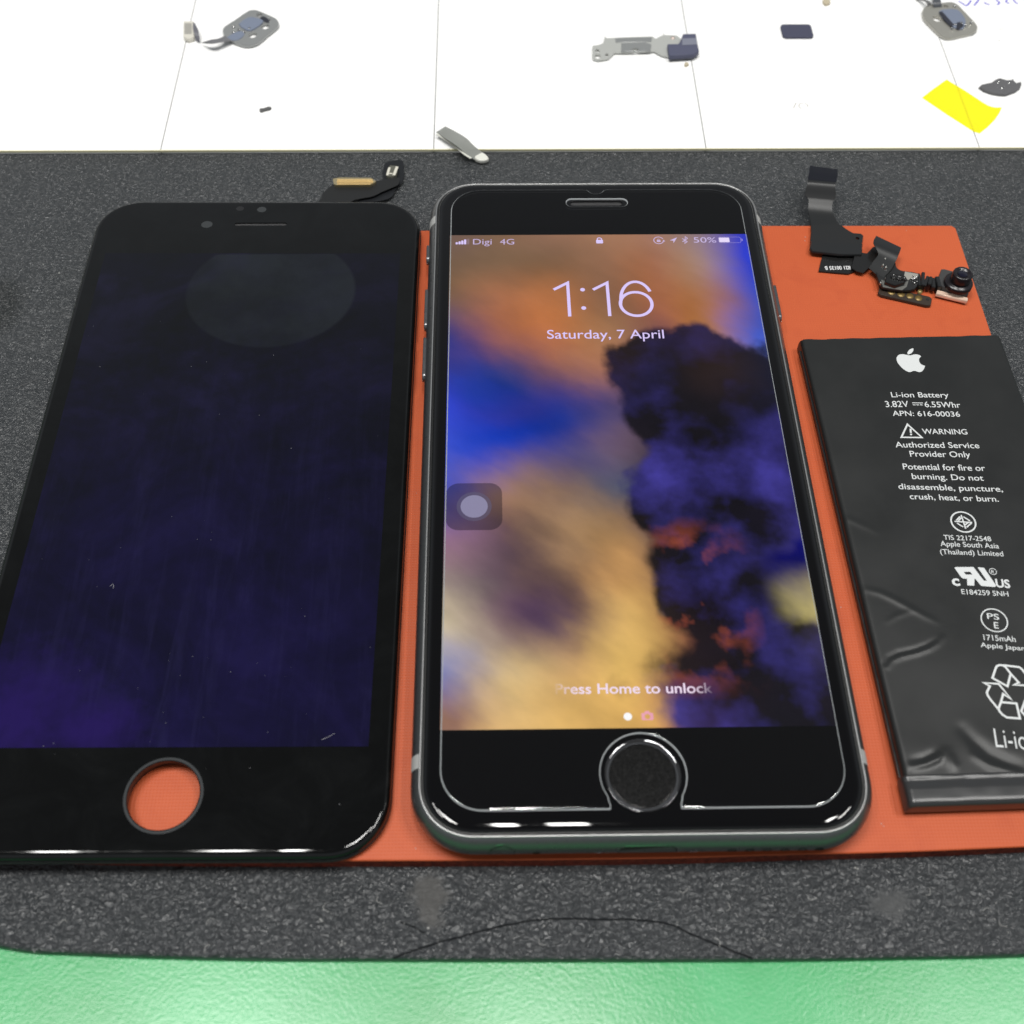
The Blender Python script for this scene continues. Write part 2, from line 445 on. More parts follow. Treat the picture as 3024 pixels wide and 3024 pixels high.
# ---------------------------------------------------------------- assembled phone
ph = thing('smartphone', 'complete grey phone with lit lock screen in the middle of the orange pad', 'phone', (0, 0, 0))
BW, BH, BR = 67.1, 138.3, 9.6
outl = rrect(BW, BH, BR, 16, sq=2.12)
prof = []
R0 = 3.55
for i in range(0, 16):
    a = -math.pi / 2 + (math.pi / 2 + .95) * i / 15
    prof.append((R0 * (1 - math.cos(a)), R0 + R0 * math.sin(a)))
prof += [(prof[-1][0] + .10, prof[-1][1] + .02), (prof[-1][0] + .14, prof[-1][1] - .25)]
obj('aluminium_body', slab(outl, [], prof, bottom=True), m_alu, ph)
RIN, RZ = prof[-3]
obj('highlight_rim', slab(outl, [], [(RIN - .20, RZ - .12), (RIN - .16, RZ + .02), (RIN - .02, RZ + .055), (RIN + .07, RZ + .045), (RIN + .11, RZ - .1)], cap=False), mat('highlight_rim', (0.46, 0.46, 0.455), .36, .9), ph)  # lighter ring added for the highlight running along the body's rim
obj('gasket', slab(outl, [], [(RIN + .13, RZ - .5), (RIN + .16, RZ + .02), (RIN + .3, RZ + .10), (RIN + .42, RZ + .06)]), m_gasket, ph)
gp = [(RIN + .44, RZ - .1)]
for i in range(0, 9):
    a = math.pi / 2 * i / 8
    gp.append((RIN + .45 + 1.25 * (1 - math.cos(a)), RZ + .02 + (7.05 - RZ - .02) * math.sin(a)))
gp.append((gp[-1][0] + .05, 7.05))
HB = (-.05, -59.2)
ear_c = (0.05, 61.05)
earloop = rrect(10.6, 1.35, .67, 8, *ear_c)
front = obj('front_glass', slab(outl, [circ(*HB, 5.5, n=64), earloop], gp, [(0, 5.9), (0, 6.98), (-.07, 7.05)]), m_glass, ph)
# antenna bands
def band(sx_, y0, y1):
    bm = bmesh.new(); rows = []
    for y in (y0, y1):
        row = []
        for d, z in prof[2:-2]:
            row.append(bm.verts.new((sx_ * (BW / 2 - d + .025), y - .6 * sx_ * 0, z)))
        rows.append(row)
    for i in range(len(rows[0]) - 1):
        f = bm.faces.new((rows[0][i], rows[0][i + 1], rows[1][i + 1], rows[1][i])); f.smooth = True
    bm.normal_update()
    for f in bm.faces:
        if f.normal.x * sx_ < 0: f.normal_flip()
    obj('antenna_band', bm, m_band, ph)
for s_, y0, y1 in ((-1, -55.3, -57.5), (1, -55.3, -57.5), (-1, 58.6, 56.4), (1, 58.6, 56.4)): band(s_, y0, y1)
# side buttons
def side_button(name, sx_, y0, y1, out=.42, h_=2.0):
    L = abs(y1 - y0); bm = bmesh.new()
    lp = rrect(L, h_, h_ / 2, 6)
    rings = []
    for d, x in ((0, -.6), (0, out - .15), (.05, out - .04), (.2, out)):
        rings.append([bm.verts.new((sx_ * (BW / 2 + x), (y0 + y1) / 2 + q.x, R0 + q.y)) for q in offs(lp, d)])
    n = len(lp)
    for a, c in zip(rings, rings[1:]):
        for i in range(n):
            f = bm.faces.new((a[i], a[(i + 1) % n], c[(i + 1) % n], c[i])); f.smooth = True
    bm.faces.new(rings[-1]); bmesh.ops.recalc_face_normals(bm, faces=bm.faces)
    obj(name, bm, m_steel if 0 else m_alu, ph)
side_button('mute_switch', -1, 52.5, 47.8)
side_button('volume_button', -1, 40.4, 30.2)
side_button('volume_button', -1, 28.0, 17.7)
side_button('power_button', 1, 41.1, 31.8)
# bottom openings
def port(name, cx, w_, h_, z=3.6, m=m_dark, rim=True):
    lp = rrect(w_, h_, min(w_, h_) / 2 - .01, 8)
    o_ = None
    def lay(l, d, m__, nm, par):
        bm = bmesh.new()
        bm.faces.new([bm.verts.new((cx + q.x, -(BH / 2 - (R0 - math.sqrt(max(R0 ** 2 - (z + q.y - R0) ** 2, 0))) + d), z + q.y)) for q in l])
        bm.normal_update()
        for f in bm.faces:
            if f.normal.y > 0: f.normal_flip()
        return obj(nm, bm, m__, par)
    if rim:
        lay(offs(lp, -.2), .015, m_steel, name + '_rim', ph)
    lay(lp, .03, m, name, ph)
port('headphone_jack', -20.4, 3.7, 3.7, 3.5)
port('charging_port', .2, 8.4, 2.5)
for x in (12.2, 14.7, 17.2, 19.7, 22.2, 24.6): port('speaker_hole', x, 1.35, 1.35, 3.3, rim=False)
for x in (-15.5,): port('microphone_hole', x, 1.1, 1.1, 3.3, rim=False)
for x in (-6.6, 6.7): port('screw', x, 1.2, 1.2, 3.3, m_steel, rim=False)
# earpiece
ep = obj('earpiece', slab(rrect(10.5, 1.25, .62, 8, *ear_c), [], [(0, 6.2), (0, 6.75)]), m_mesh, ph)
# home button
hb = obj('home_button', lathe(HB, [(4.75, 6.2), (4.72, 6.66), (4.6, 6.66)], 64), m_button, ph)
obj('button_ring', lathe(HB, [(5.48, 5.8), (5.48, 6.98), (5.40, 7.04), (5.28, 7.02), (4.98, 6.74), (4.74, 6.6)], 64), m_ring, hb) if 0 else None
bm = bmesh.new(); rings = []
for r, z in [(5.49, 6.0), (5.49, 7.0), (5.45, 7.05), (5.38, 7.052), (5.26, 7.035), (5.13, 6.995), (5.0, 6.93), (4.88, 6.85), (4.78, 6.75), (4.74, 6.66)]:
    rings.append([bm.verts.new((HB[0] + r * math.cos(2 * math.pi * i / 96), HB[1] + r * math.sin(2 * math.pi * i / 96), z)) for i in range(96)])
for a, c in zip(rings, rings[1:]):
    for i in range(96):
        f = bm.faces.new((a[i], a[(i + 1) % 96], c[(i + 1) % 96], c[i])); f.smooth = True
obj('button_ring', bm, m_ring, hb)

# --- lock screen picture: blurred clouds, dark storm mass at the lower right
G = [
 [(118,92,80),(128,96,72),(145,105,80),(158,112,82),(160,112,88),(140,115,125),(25,40,190)],
 [(115,88,66),(128,95,68),(130,92,62),(150,104,74),(165,104,70),(160,125,120),(20,50,205)],
 [(120,88,74),(165,104,68),(182,110,58),(140,96,66),(165,98,62),(168,108,84),(45,72,195)],
 [(62,54,125),(160,94,76),(188,110,60),(165,114,76),(140,84,78),(172,112,74),(60,85,195)],
 [(38,48,150),(58,56,128),(125,80,92),(172,112,88),(96,74,102),(190,130,88),(80,105,205)],
 [(28,58,205),(24,42,160),(42,48,140),(84,66,110),(62,50,74),(84,66,84),(50,72,180)],
 [(56,78,205),(38,58,180),(56,58,142),(100,80,108),(38,26,42),(24,16,50),(28,26,110)],
 [(92,82,165),(150,112,108),(122,98,98),(84,84,104),(32,24,38),(16,11,30),(18,14,60)],
 [(150,110,140),(108,80,84),(168,130,92),(150,115,80),(44,36,72),(38,32,96),(34,30,120)],
 [(150,132,124),(98,76,86),(126,94,74),(196,145,82),(60,42,60),(30,24,70),(40,34,96)],
 [(205,188,160),(136,110,108),(104,78,84),(218,172,92),(112,60,46),(30,18,26),(214,196,116)],
 [(128,128,176),(206,176,128),(206,162,100),(226,180,90),(140,84,62),(44,24,34),(120,104,130)],
 [(160,116,96),(226,182,112),(224,176,92),(220,166,82),(176,88,84),(46,26,66),(18,14,60)]]
GL = [[Vector(lin(c)) for c in r] for r in G]
def fbm(x, y, z, o=5): return noise.fractal(Vector((x, y, z)), .9, 2.05, o)
def pic(u, v):
    # billows stretched along the diagonal
    a, c_ = u * .8 + v * 1.1, v * 1.5 - u * .65
    w1 = fbm(a * 2.2, c_ * 4.0, 3.1, 6); w2 = fbm(a * 2.2 + 9, c_ * 4.0, 7.7, 6)
    k = .35 + .65 * min(1, v * 2.2)
    U0, V0 = u, v
    u = min(max(u + .060 * w1 * k, 0), 1) * 6; v_ = min(max(v + .034 * w2 * k, 0), 1) * 12
    i, j = min(int(u), 5), min(int(v_), 11); fu, fv = u - i, v_ - j
    def cub(p0, p1, p2, p3, t): return .5 * ((2 * p1) + (p2 - p0) * t + (2 * p0 - 5 * p1 + 4 * p2 - p3) * t * t + (3 * p1 - p0 - 3 * p2 + p3) * t ** 3)
    g = lambda a, c: GL[min(max(a, 0), 12)][min(max(c, 0), 6)]
    row = [cub(g(j + d, i - 1), g(j + d, i), g(j + d, i + 1), g(j + d, i + 2), fu) for d in (-1, 0, 1, 2)]
    c = cub(*row, fv)
    det = fbm(a * 6, c_ * 11, 21, 5)
    c = c * (1 + .16 * w1 + .15 * det * min(1, .3 + V0))
    # generic dark thundercloud filling the right-hand middle of the picture
    wob = .16 * fbm(U0 * 4.5, V0 * 7, 4.4, 7)
    m_ = 0
    for cu, cv, ru, rv, soft in ((.74, .375, .25, .13, .10), (.90, .47, .27, .19, .12), (.80, .61, .31, .10, .10), (.78, .76, .22, .16, .13), (.84, .93, .30, .12, .16)):
        d = math.hypot((U0 - cu) / ru, (V0 - cv) / rv) + wob * 1.8
        m_ = max(m_, min(1, max(0, (1 + soft - d) / (2 * soft))))
    m_ = m_ * m_ * (3 - 2 * m_)
    if U0 > .86 and .70 < V0 < .84: m_ *= 1 - .9 * min(1, (U0 - .86) / .06) * min(1, (V0 - .70) / .02, (.84 - V0) / .03)
    n4_ = fbm(U0 * 5, V0 * 8, 77, 5); n3 = .5 + .5 * fbm(U0 * 3.5 + 3, V0 * 6.5, 11, 6); n4 = fbm(U0 * 9, V0 * 16, 31, 6)
    dark = Vector(lin((14, 10, 20))).lerp(Vector(lin((58, 50, 150))), max(0, min(1, (n3 - .42) * 2.0)) * (.3 + .6 * min(1, max(0, (V0 - .40 + .10 * n4_) / .16))))
    dark = dark * (1 + .5 * n4)
    warm = max(0, min(1, (fbm(U0 * 6 + 5, V0 * 10, 51, 6) - .05) * 2.2)) * max(0, 1 - abs(V0 - .80) / .16) * max(0, 1 - abs(U0 - .66) / .2)
    dark = dark.lerp(Vector(lin((190, 84, 52))), min(.8, warm * 1.5))
    c = c.lerp(dark, m_ * .97)
    l_ = (c.x + c.y + c.z) / 3; c = c.lerp(Vector((l_, l_, l_)), .08)
    return Vector([max(x, 0.001) for x in c])
SW, SH, ZS = 58.5, 104.05, 7.062
NX, NY = 220, 380
me = bpy.data.meshes.new('screen')
vs = [(-SW / 2 + SW * i / NX, SH / 2 - SH * j / NY, ZS) for j in range(NY + 1) for i in range(NX + 1)]
fs = [(j * (NX + 1) + i, (j + 1) * (NX + 1) + i, (j + 1) * (NX + 1) + i + 1, j * (NX + 1) + i + 1) for j in range(NY) for i in range(NX)]
me.from_pydata(vs, [], fs)
ca = me.color_attributes.new('Col', 'FLOAT_COLOR', 'POINT')
for j in range(NY + 1):
    for i in range(NX + 1):
        c = pic(i / NX, j / NY)
        ca.data[j * (NX + 1) + i].color = (*c, 1)
screen = obj('screen', me, m_lcd, ph)
UIC = Vector(lin((222, 205, 255)))
def ui(name, bm, col=UIC, fade=None, lvl=1):
    me = bpy.data.meshes.new(name); bm.normal_update(); bm.to_mesh(me); bm.free()
    a = me.color_attributes.new('Col', 'FLOAT_COLOR', 'POINT')
    for v in me.vertices:
        c = col
        if fade is not None:
            k = fade(v.co.x) if callable(fade) else fade
            bg = pic((v.co.x + SW / 2) / SW, (SH / 2 - v.co.y) / SH); c = bg.lerp(col, k)
        a.data[v.index].color = (*c, 1)
    return obj(name, me, m_lcd, screen)
ZU = ZS + .012
Q = lambda x, y: P(x, y, ZU).xy
def capmm(x, yt, yb): return (Q(x, yt) - Q(x, yb)).length
A = lambda x, y: Q(1300 + x * .4969, 680 + y * .4969)     # detail view of the top of the screen
bm = bmesh.new()
for k, (x, hh) in enumerate(((98, .62), (115, .85), (131, 1.1), (148, 1.4))):
    c = A(x, 84); flat(rrect(.44, hh, .2, 4, c.x, c.y + hh / 2), ZU, bm=bm)
ui('signal_bars', bm)
bm = bmesh.new(); c = A(166, 84); flat(rrect(.44, 1.6, .2, 4, c.x, c.y + .8), ZU, bm=bm); ui('signal_bar_unlit', bm, fade=.12)
ui('carrier_text', text_bm('Digi', A(195, 84), A(306, 84), capmm(1400, 680 + 52 * .4969, 680 + 84 * .4969), ZU), fade=.72)
ui('network_text', text_bm('4G', A(355, 84), A(440, 84), capmm(1500, 680 + 52 * .4969, 680 + 84 * .4969), ZU), fade=.72)
# padlock
c = A(948, 78); bm = flat(rrect(1.35, 1.0, .18, 4, c.x, c.y + .5), ZU)
arc = [Vector((c.x + .42 * math.cos(t), c.y + 1.15 + .42 * math.sin(t))) for t in [math.pi * i / 10 for i in range(11)]]
stroke([Vector((c.x + .42, c.y + .95))] + arc + [Vector((c.x - .42, c.y + .95))], .2, ZU, bm); ui('padlock_icon', bm)
# rotation lock
c = A(1298, 60); bm = stroke([Vector((c.x + .95 * math.cos(t), c.y + .95 * math.sin(t))) for t in [math.radians(25 + 330 * i / 24) for i in range(25)]], .17, ZU)
flat([(c.x + .72, c.y - .35), (c.x + 1.25, c.y - .3), (c.x + .98, c.y + .2)], ZU, bm=bm)
flat(rrect(.72, .55, .08, 3, c.x, c.y - .18), ZU, bm=bm)
stroke([Vector((c.x + .2 * math.cos(t), c.y + .12 + .26 * math.sin(t))) for t in [math.pi * i / 8 for i in range(9)]], .1, ZU, bm)
ui('rotation_lock_icon', bm, fade=.7)
bm = flat(PL([(1408, 42), (1364, 60), (1386, 62), (1386, 76)], ZU, 1300, 680, .4969), ZU); ui('location_arrow', bm, fade=.8)
bt = PL([(1438, 48), (1468, 68), (1454, 78), (1456, 38), (1470, 48), (1440, 68)], ZU, 1300, 680, .4969)
ui('bluetooth_icon', stroke(bt, .17, ZU), fade=.7)
ui('battery_percent_text', text_bm('50%', A(1508, 73), A(1642, 73), capmm(2080, 680 + 42 * .4969, 680 + 73 * .4969), ZU), fade=.72)
p0, p1 = A(1658, 74), A(1783, 40)
cx, cy, ww, hh = (p0.x + p1.x) / 2, (p0.y + p1.y) / 2, abs(p1.x - p0.x), abs(p1.y - p0.y)
ui('battery_outline', stroke(rrect(ww, hh, .35, 4, cx, cy), .1, ZU, closed=True), fade=.35)
ui('battery_level', flat(rrect(ww * .47, hh * .8, .15, 4, cx - ww * .25, cy), ZU), col=Vector(lin((235, 222, 255))))
ui('battery_nub', flat(rrect(.25, .7, .1, 3, cx + ww / 2 + .25, cy), ZU), fade=.35)
# clock digits drawn as thin strokes
bm = bmesh.new(); W1 = .62
stroke(PL([(674, 353), (757, 312), (770, 512)], ZU, 1300, 680, .4969), W1, ZU, bm)
stroke(PL([(908, 353), (991, 312), (1008, 510)], ZU, 1300, 680, .4969), W1, ZU, bm)
for x, y in ((846, 353), (853, 462)):
    c = A(x, y); flat(circ(c.x, c.y, .46, n=20), ZU, bm=bm)
a0, a1 = A(1068, 440), A(1262, 440); rr = abs(a1.x - a0.x) / 2; yb = A(1165, 508).y; yt = A(1165, 306).y; cxx = (a0.x + a1.x) / 2
lo_h = (yt - yb) * .69 / 2
stroke([Vector((cxx + (rr - .1) * math.cos(t), yb + lo_h + lo_h * math.sin(t))) for t in [2 * math.pi * i / 40 for i in range(40)]], W1, ZU, bm, closed=True)
pp = [Vector((cxx - rr + .1, yb + lo_h - .2))]
hcy = (yt + yb) / 2
for t in [math.radians(d) for d in range(180, 24, -8)]:
    pp.append(Vector((cxx + .2 + (rr * .98) * math.cos(t), yb + lo_h + .9 + (yt - yb - lo_h - .9) * math.sin(t))))
stroke(pp, W1, ZU + .004, bm)
ui('clock_digits', bm)
ui('date_text', text_bm('Saturday, 7 April', A(636, 644), A(1332, 642), capmm(1780, 680 + 592 * .4969, 680 + 643 * .4969), ZU, .003))
x0, x1 = Q(1640, 2049).x, Q(2106, 2047).x
fd = lambda x: min(1, max(0, (x - x0) / 3.8 + .05)) * min(1, max(.0, (x1 - x) / 3.5 + .02))
ui('unlock_text', text_bm('Press Home to unlock', Q(1640, 2049), Q(2106, 2046), capmm(1850, 2019, 2048), ZU, .012), fade=fd, col=Vector(lin((245, 225, 245))))
c = Q(1854, 2116); ui('page_dot', flat(circ(c.x, c.y, .62, n=24), ZU), col=Vector((1, 1, 1)))
c = Q(1912, 2114)
bm = flat(smooth_loop([], 1) if 0 else rrect(1.75, 1.15, .2, 4, c.x, c.y - .1), ZU, [circ(c.x, c.y - .12, .42, n=16)]); flat([(c.x - .45, c.y + .475), (c.x + .45, c.y + .475), (c.x + .25, c.y + .78), (c.x - .25, c.y + .78)], ZU, bm=bm)
ui('camera_icon', bm, fade=.45, col=Vector(lin((255, 160, 240))))
c0 = Vector((-24.35, -12.45))
obj('touch_button', flat(rrect(9.3, 9.4, 2.1, 8, *c0), ZU + .002), glow('dim_grey_overlay', (0.012, 0.010, 0.02), .58), screen)
obj('touch_button_halo', flat(circ(*c0, 2.9), ZU + .006), glow('mid_grey_overlay', lin((96, 92, 118)), .55), screen)
obj('touch_button_dot', flat(circ(*c0, 2.25), ZU + .010), glow('pale_grey_overlay', lin((150, 146, 178)), .8), screen)

# --- tempered glass protector
def prot_outline():
    x_, yb_, yt_, r = 29.15, -64.35, 65.0, 6.2
    pts = []
    for i in range(13):
        a = math.radians(-90 + 90 * i / 12); pts.append((x_ - r + r * math.cos(a), yb_ + r + r * math.sin(a)))
    for i in range(13):
        a = math.radians(90 * i / 12); pts.append((x_ - r + r * math.cos(a), yt_ - r + r * math.sin(a)))
    nc = 0.15
    pts += [(nc + 2.4, yt_), (nc + 1.9, yt_ - .1)] + [(nc + 1.5 * math.cos(math.radians(t)), yt_ - .25 - 1.0 * math.sin(math.radians(t))) for t in range(10, 171, 20)] + [(nc - 1.9, yt_ - .1), (nc - 2.4, yt_)]
    for i in range(13):
        a = math.radians(90 + 90 * i / 12); pts.append((-x_ + r + r * math.cos(a), yt_ - r + r * math.sin(a)))
    for i in range(13):
        a = math.radians(180 + 90 * i / 12); pts.append((-x_ + r + r * math.cos(a), yb_ + r + r * math.sin(a)))
    hx, hy = HB[0] + .05, HB[1] + .05
    pts += [(hx - 5.05, yb_), (hx - 4.95, yb_ + .25), (hx - 4.95, yb_ + .8), (hx - 5.15, yb_ + 1.35)]
    rr_ = 6.15
    for i in range(41):
        a = math.radians(212 - (212 + 32) * i / 40); pts.append((hx + rr_ * math.cos(a), hy + rr_ * math.sin(a)))
    pts += [(hx + 5.15, yb_ + 1.35), (hx + 4.95, yb_ + .8), (hx + 4.95, yb_ + .25), (hx + 5.05, yb_)]
    return pts
po = prot_outline()
eh = rrect(12.2, 2.15, 1.07, 10, .15, 61.0)
ZP = 7.38
pe = .16
prot = obj('screen_protector', slab(po, [eh], [(pe, ZP - .03), (pe + .14, ZP - .008), (pe + .34, ZP)], [(pe * .9, ZP - .02), (pe * .9 + .1, ZP)]), m_prot, ph)
obj('protector_edge', slab(po, [eh], [(0, 7.075), (0, 7.18), (.03, 7.25), (pe, ZP - .03)], [(0, 7.075), (0, 7.25), (pe * .9, ZP - .02)], cap=False), m_protedge, prot)

# ---------------------------------------------------------------- bare display panel (left)
dp = thing('display_panel', 'bare black display panel with an empty round button hole, left of the lit phone', 'display panel', (-69, -1, 0))
DA = math.radians(-.45); DC = Vector((-69.0, -.75)); DW, DH = 66.0, 136.6
def D(l): 
    c, s_ = math.cos(-DA), math.sin(-DA)
    return [Vector((DC.x + q[0] * c - q[1] * s_ * -1 * -1, DC.y + q[0] * s_ + q[1] * c)) for q in l] if 0 else [Vector((DC.x + q[0] * math.cos(DA) - q[1] * math.sin(DA), DC.y + q[0] * math.sin(DA) + q[1] * math.cos(DA))) for q in l]
def Dinv(p): 
    q = Vector(p[:2]) - DC; return Vector((q.x * math.cos(DA) + q.y * math.sin(DA), -q.x * math.sin(DA) + q.y * math.cos(DA)))
DZ = 2.75
do = D(rrect(DW, DH, 9.3, 16, sq=2.12))
hc = P(482.5, 2348, DZ); ec = P(770, 662, DZ)
dprof = [(.0, 1.35)]
for i in range(0, 9):
    a = math.pi / 2 * i / 8
    dprof.append((.02 + 1.15 * (1 - math.cos(a)), 1.5 + (DZ - 1.5) * math.sin(a)))
dprof.append((dprof[-1][0] + .05, DZ))
holep = [(-.0, .9), (0, DZ - .32), (-.03, DZ - .18), (-.10, DZ - .08), (-.20, DZ - .025), (-.34, DZ)]
m_glass2 = mat('dusty_black_glass', (0.0032, 0.0034, 0.0036), 0.06, spec=.5)
b = NB(m_glass2)
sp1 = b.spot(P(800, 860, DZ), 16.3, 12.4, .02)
# oval reflection painted lighter into the glass, cut straight along its far side
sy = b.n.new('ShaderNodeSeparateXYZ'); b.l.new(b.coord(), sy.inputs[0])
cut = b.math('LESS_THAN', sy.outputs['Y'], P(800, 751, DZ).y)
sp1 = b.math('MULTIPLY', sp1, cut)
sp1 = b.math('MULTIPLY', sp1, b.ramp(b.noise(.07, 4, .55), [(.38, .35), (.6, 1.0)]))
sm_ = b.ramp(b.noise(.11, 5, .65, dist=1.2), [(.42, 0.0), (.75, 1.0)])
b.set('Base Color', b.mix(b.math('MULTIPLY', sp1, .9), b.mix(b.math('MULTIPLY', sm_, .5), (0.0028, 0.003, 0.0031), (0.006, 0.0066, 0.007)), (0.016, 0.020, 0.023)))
b.set('Roughness', b.ramp(sm_, [(0, .03), (1, .10)]))
obj('cover_glass', slab(do, [circ(hc.x, hc.y, 5.55, n=72), rrect(11.2, 1.5, .74, 8, ec.x, ec.y)], dprof, holep), m_glass2, dp)
m_frame = mat('black_plastic_frame', (0.012, 0.012, 0.013), 0.4)
obj('plastic_frame', slab(offs(do, -.12), [circ(hc.x, hc.y, 5.75, n=48)], [(.5, .02), (.25, .25), (0.0, .9), (.05, 1.32), (.2, 1.4)], [(0, .02), (0, 1.4)]), m_frame, dp)
# strip of adhesive hanging below the lower edge
m_adh = mat('grey_adhesive', (0.03, 0.03, 0.032), 0.3)
pp = PL([(0, 2524), (120, 2524), (260, 2532), (330, 2538), (430, 2533), (560, 2530), (650, 2520)], .5)
obj('loose_gasket', stroke(smooth_loop(pp, 6, False), .55, lambda x, y: .72 + .25 * math.sin(x * .35)), m_adh, dp)
m_lcdoff = mat('unlit_display', (0.004, 0.003, 0.014), 0.10, spec=.5)
b = NB(m_lcdoff)
n1 = b.noise(.035, 5, .6, dist=1.4)
n2 = b.noise(.09, 5, .6, dist=.8)
rub = b.ramp(b.math('ADD', b.math('MULTIPLY', n1, .7), b.math('MULTIPLY', n2, .3)), [(.38, (0.0022, 0.0026, 0.004)), (.52, (0.003, 0.003, 0.008)), (.70, (0.007, 0.006, 0.022))])
low_sheen = b.spot((-66, -44), 40, 40, .9, 0, .9)
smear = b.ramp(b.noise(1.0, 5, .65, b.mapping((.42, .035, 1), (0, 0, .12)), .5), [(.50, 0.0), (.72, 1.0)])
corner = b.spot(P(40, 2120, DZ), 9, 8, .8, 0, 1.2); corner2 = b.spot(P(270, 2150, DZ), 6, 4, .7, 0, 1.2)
c1 = b.mix(b.math('MULTIPLY', b.math('MULTIPLY', low_sheen, b.ramp(n1, [(.35, .45), (.65, 1.0)])), .6), rub, (0.010, 0.007, 0.055))  # navy sheen of the glass painted in, stronger towards the bottom
c1 = b.mix(b.math('MULTIPLY', b.math('MULTIPLY', smear, low_sheen), .26), c1, (0.022, 0.020, 0.075))
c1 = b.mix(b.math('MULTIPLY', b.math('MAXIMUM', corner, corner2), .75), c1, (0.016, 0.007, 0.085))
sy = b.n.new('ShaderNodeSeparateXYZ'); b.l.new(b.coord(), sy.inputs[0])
sp2 = b.math('MULTIPLY', b.spot(P(800, 860, DZ), 16.3, 14.5, .02), b.math('LESS_THAN', sy.outputs['Y'], P(800, 751, DZ).y))  # the same oval reflection, painted into the screen colour
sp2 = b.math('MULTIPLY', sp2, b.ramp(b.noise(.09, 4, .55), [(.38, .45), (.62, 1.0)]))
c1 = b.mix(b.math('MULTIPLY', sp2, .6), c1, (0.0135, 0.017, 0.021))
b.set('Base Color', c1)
b.set('Roughness', b.ramp(n2, [(.3, .04), (.75, .12)]))
scr = [Vector((-93.4 - 4.1, 51.2)), ]
so = D(rrect(58.6, 104.2, .05, 2, 0, .45))
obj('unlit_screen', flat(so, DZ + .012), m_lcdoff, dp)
obj('earpiece_grille', slab(rrect(11.1, 1.4, .69, 8, ec.x, ec.y), [], [(0, 1.6), (0, DZ - .3)]), m_mesh, dp)
obj('hole_highlight_ring', slab(circ(hc.x, hc.y, 5.78, n=72), [circ(hc.x, hc.y, 5.55, n=72)], [(0, DZ - .1), (.02, DZ + .006)], [(0, DZ - .40), (-.05, DZ - .2), (-.12, DZ - .06), (-.20, DZ + .006)], cap=True), mat('hole_highlight_edge', (.045, .048, .05), .10, spec=1), dp)  # lighter glossy ring added for the highlight around the hole
m_win = mat('smoky_sensor_window', (0.035, 0.038, 0.04), 0.3)
for nm, px_, py_, r in (('camera_window', 611, 663, 1.15), ('sensor_window', 773, 619, .95), ('sensor_window', 709, 616, .8)):
    c = P(px_, py_, DZ); obj(nm, flat(circ(c.x, c.y, r, r * .85, n=24), DZ + .012), m_win if r > .9 else mat('dim_sensor_window', (0.015, 0.015, 0.016), .3), dp)
# ribbon cables behind the panel
Z_ = -1.6
m_flex = mat('black_flex_film', (0.010, 0.0105, 0.011), 0.42)
fx = obj('ribbon_cable', slab(smooth_loop(PL([(160, 680), (200, 590), (235, 510), (330, 425), (420, 395), (700, 385), (930, 360), (1010, 340), (1185, 318), (1190, 400), (1100, 450), (980, 500), (850, 560), (640, 600), (500, 660)], Z_, 900, 450, .2329), 4), [], [(0, Z_ - .15), (0, Z_)]), m_flex, dp)
obj('ribbon_cable', slab(smooth_loop(PL([(1000, 350), (1010, 160), (1090, 110), (1235, 100), (1255, 200), (1245, 360), (1160, 460), (1060, 590), (700, 640), (720, 560), (900, 540), (1150, 420), (1160, 350)], Z_ - .6, 900, 450, .2329), 3), [], [(0, Z_ - .75), (0, Z_ - .6)]), mat('dark_flex_film', (0.006, 0.007, 0.009), .4), dp)
m_gold = mat('gold_contacts', (0.80, 0.55, 0.22), 0.4, 0.2)
m_ivory = mat('ivory_connector', (0.62, 0.60, 0.52), 0.4)
bm = slab(PL([(355, 335), (370, 400), (400, 415), (830, 412), (880, 385), (905, 368), (870, 345), (840, 322), (440, 318)], Z_ + .6, 900, 450, .2329), [], [(0, Z_), (0, Z_ + .6)])
cn = obj('connector', bm, mat('brass_shell', (0.5, 0.42, 0.25), .35, .7), dp)
bm = bmesh.new()
for r_, (yy, x0_, x1_) in enumerate(((352, 420, 850), (374, 415, 860), (402, 420, 825))):
    for k in range(24):
        c = P(900 + (x0_ + (x1_ - x0_) * k / 23) * .2329, 450 + yy * .2329, Z_ + .7)
        box((c.x, c.y, Z_ + .66), (.20, .62 if r_ < 2 else .35, .16), bm)
obj('contacts', bm, m_gold, cn)
bm = slab(PL([(1030, 280), (1050, 200), (1080, 160), (1180, 170), (1165, 270), (1130, 300), (1060, 305)], Z_ + .4, 900, 450, .2329), [], [(0, Z_ - .5), (0, Z_ + .3), (.1, Z_ + .4)])
cn = obj('connector', bm, mat('small_connector_shell', (.10, .10, .08), .4), dp)
bm = stroke(PL([(1045, 290), (1075, 190)], Z_ + .43, 900, 450, .2329), .5, Z_ + .43)
stroke(PL([(1128, 290), (1172, 180)], Z_ + .43, 900, 450, .2329), .6, Z_ + .43, bm); stroke(PL([(1065, 268), (1110, 266)], Z_ + .43, 900, 450, .2329), .35, Z_ + .43, bm)
obj('contacts', bm, m_ivory, cn)

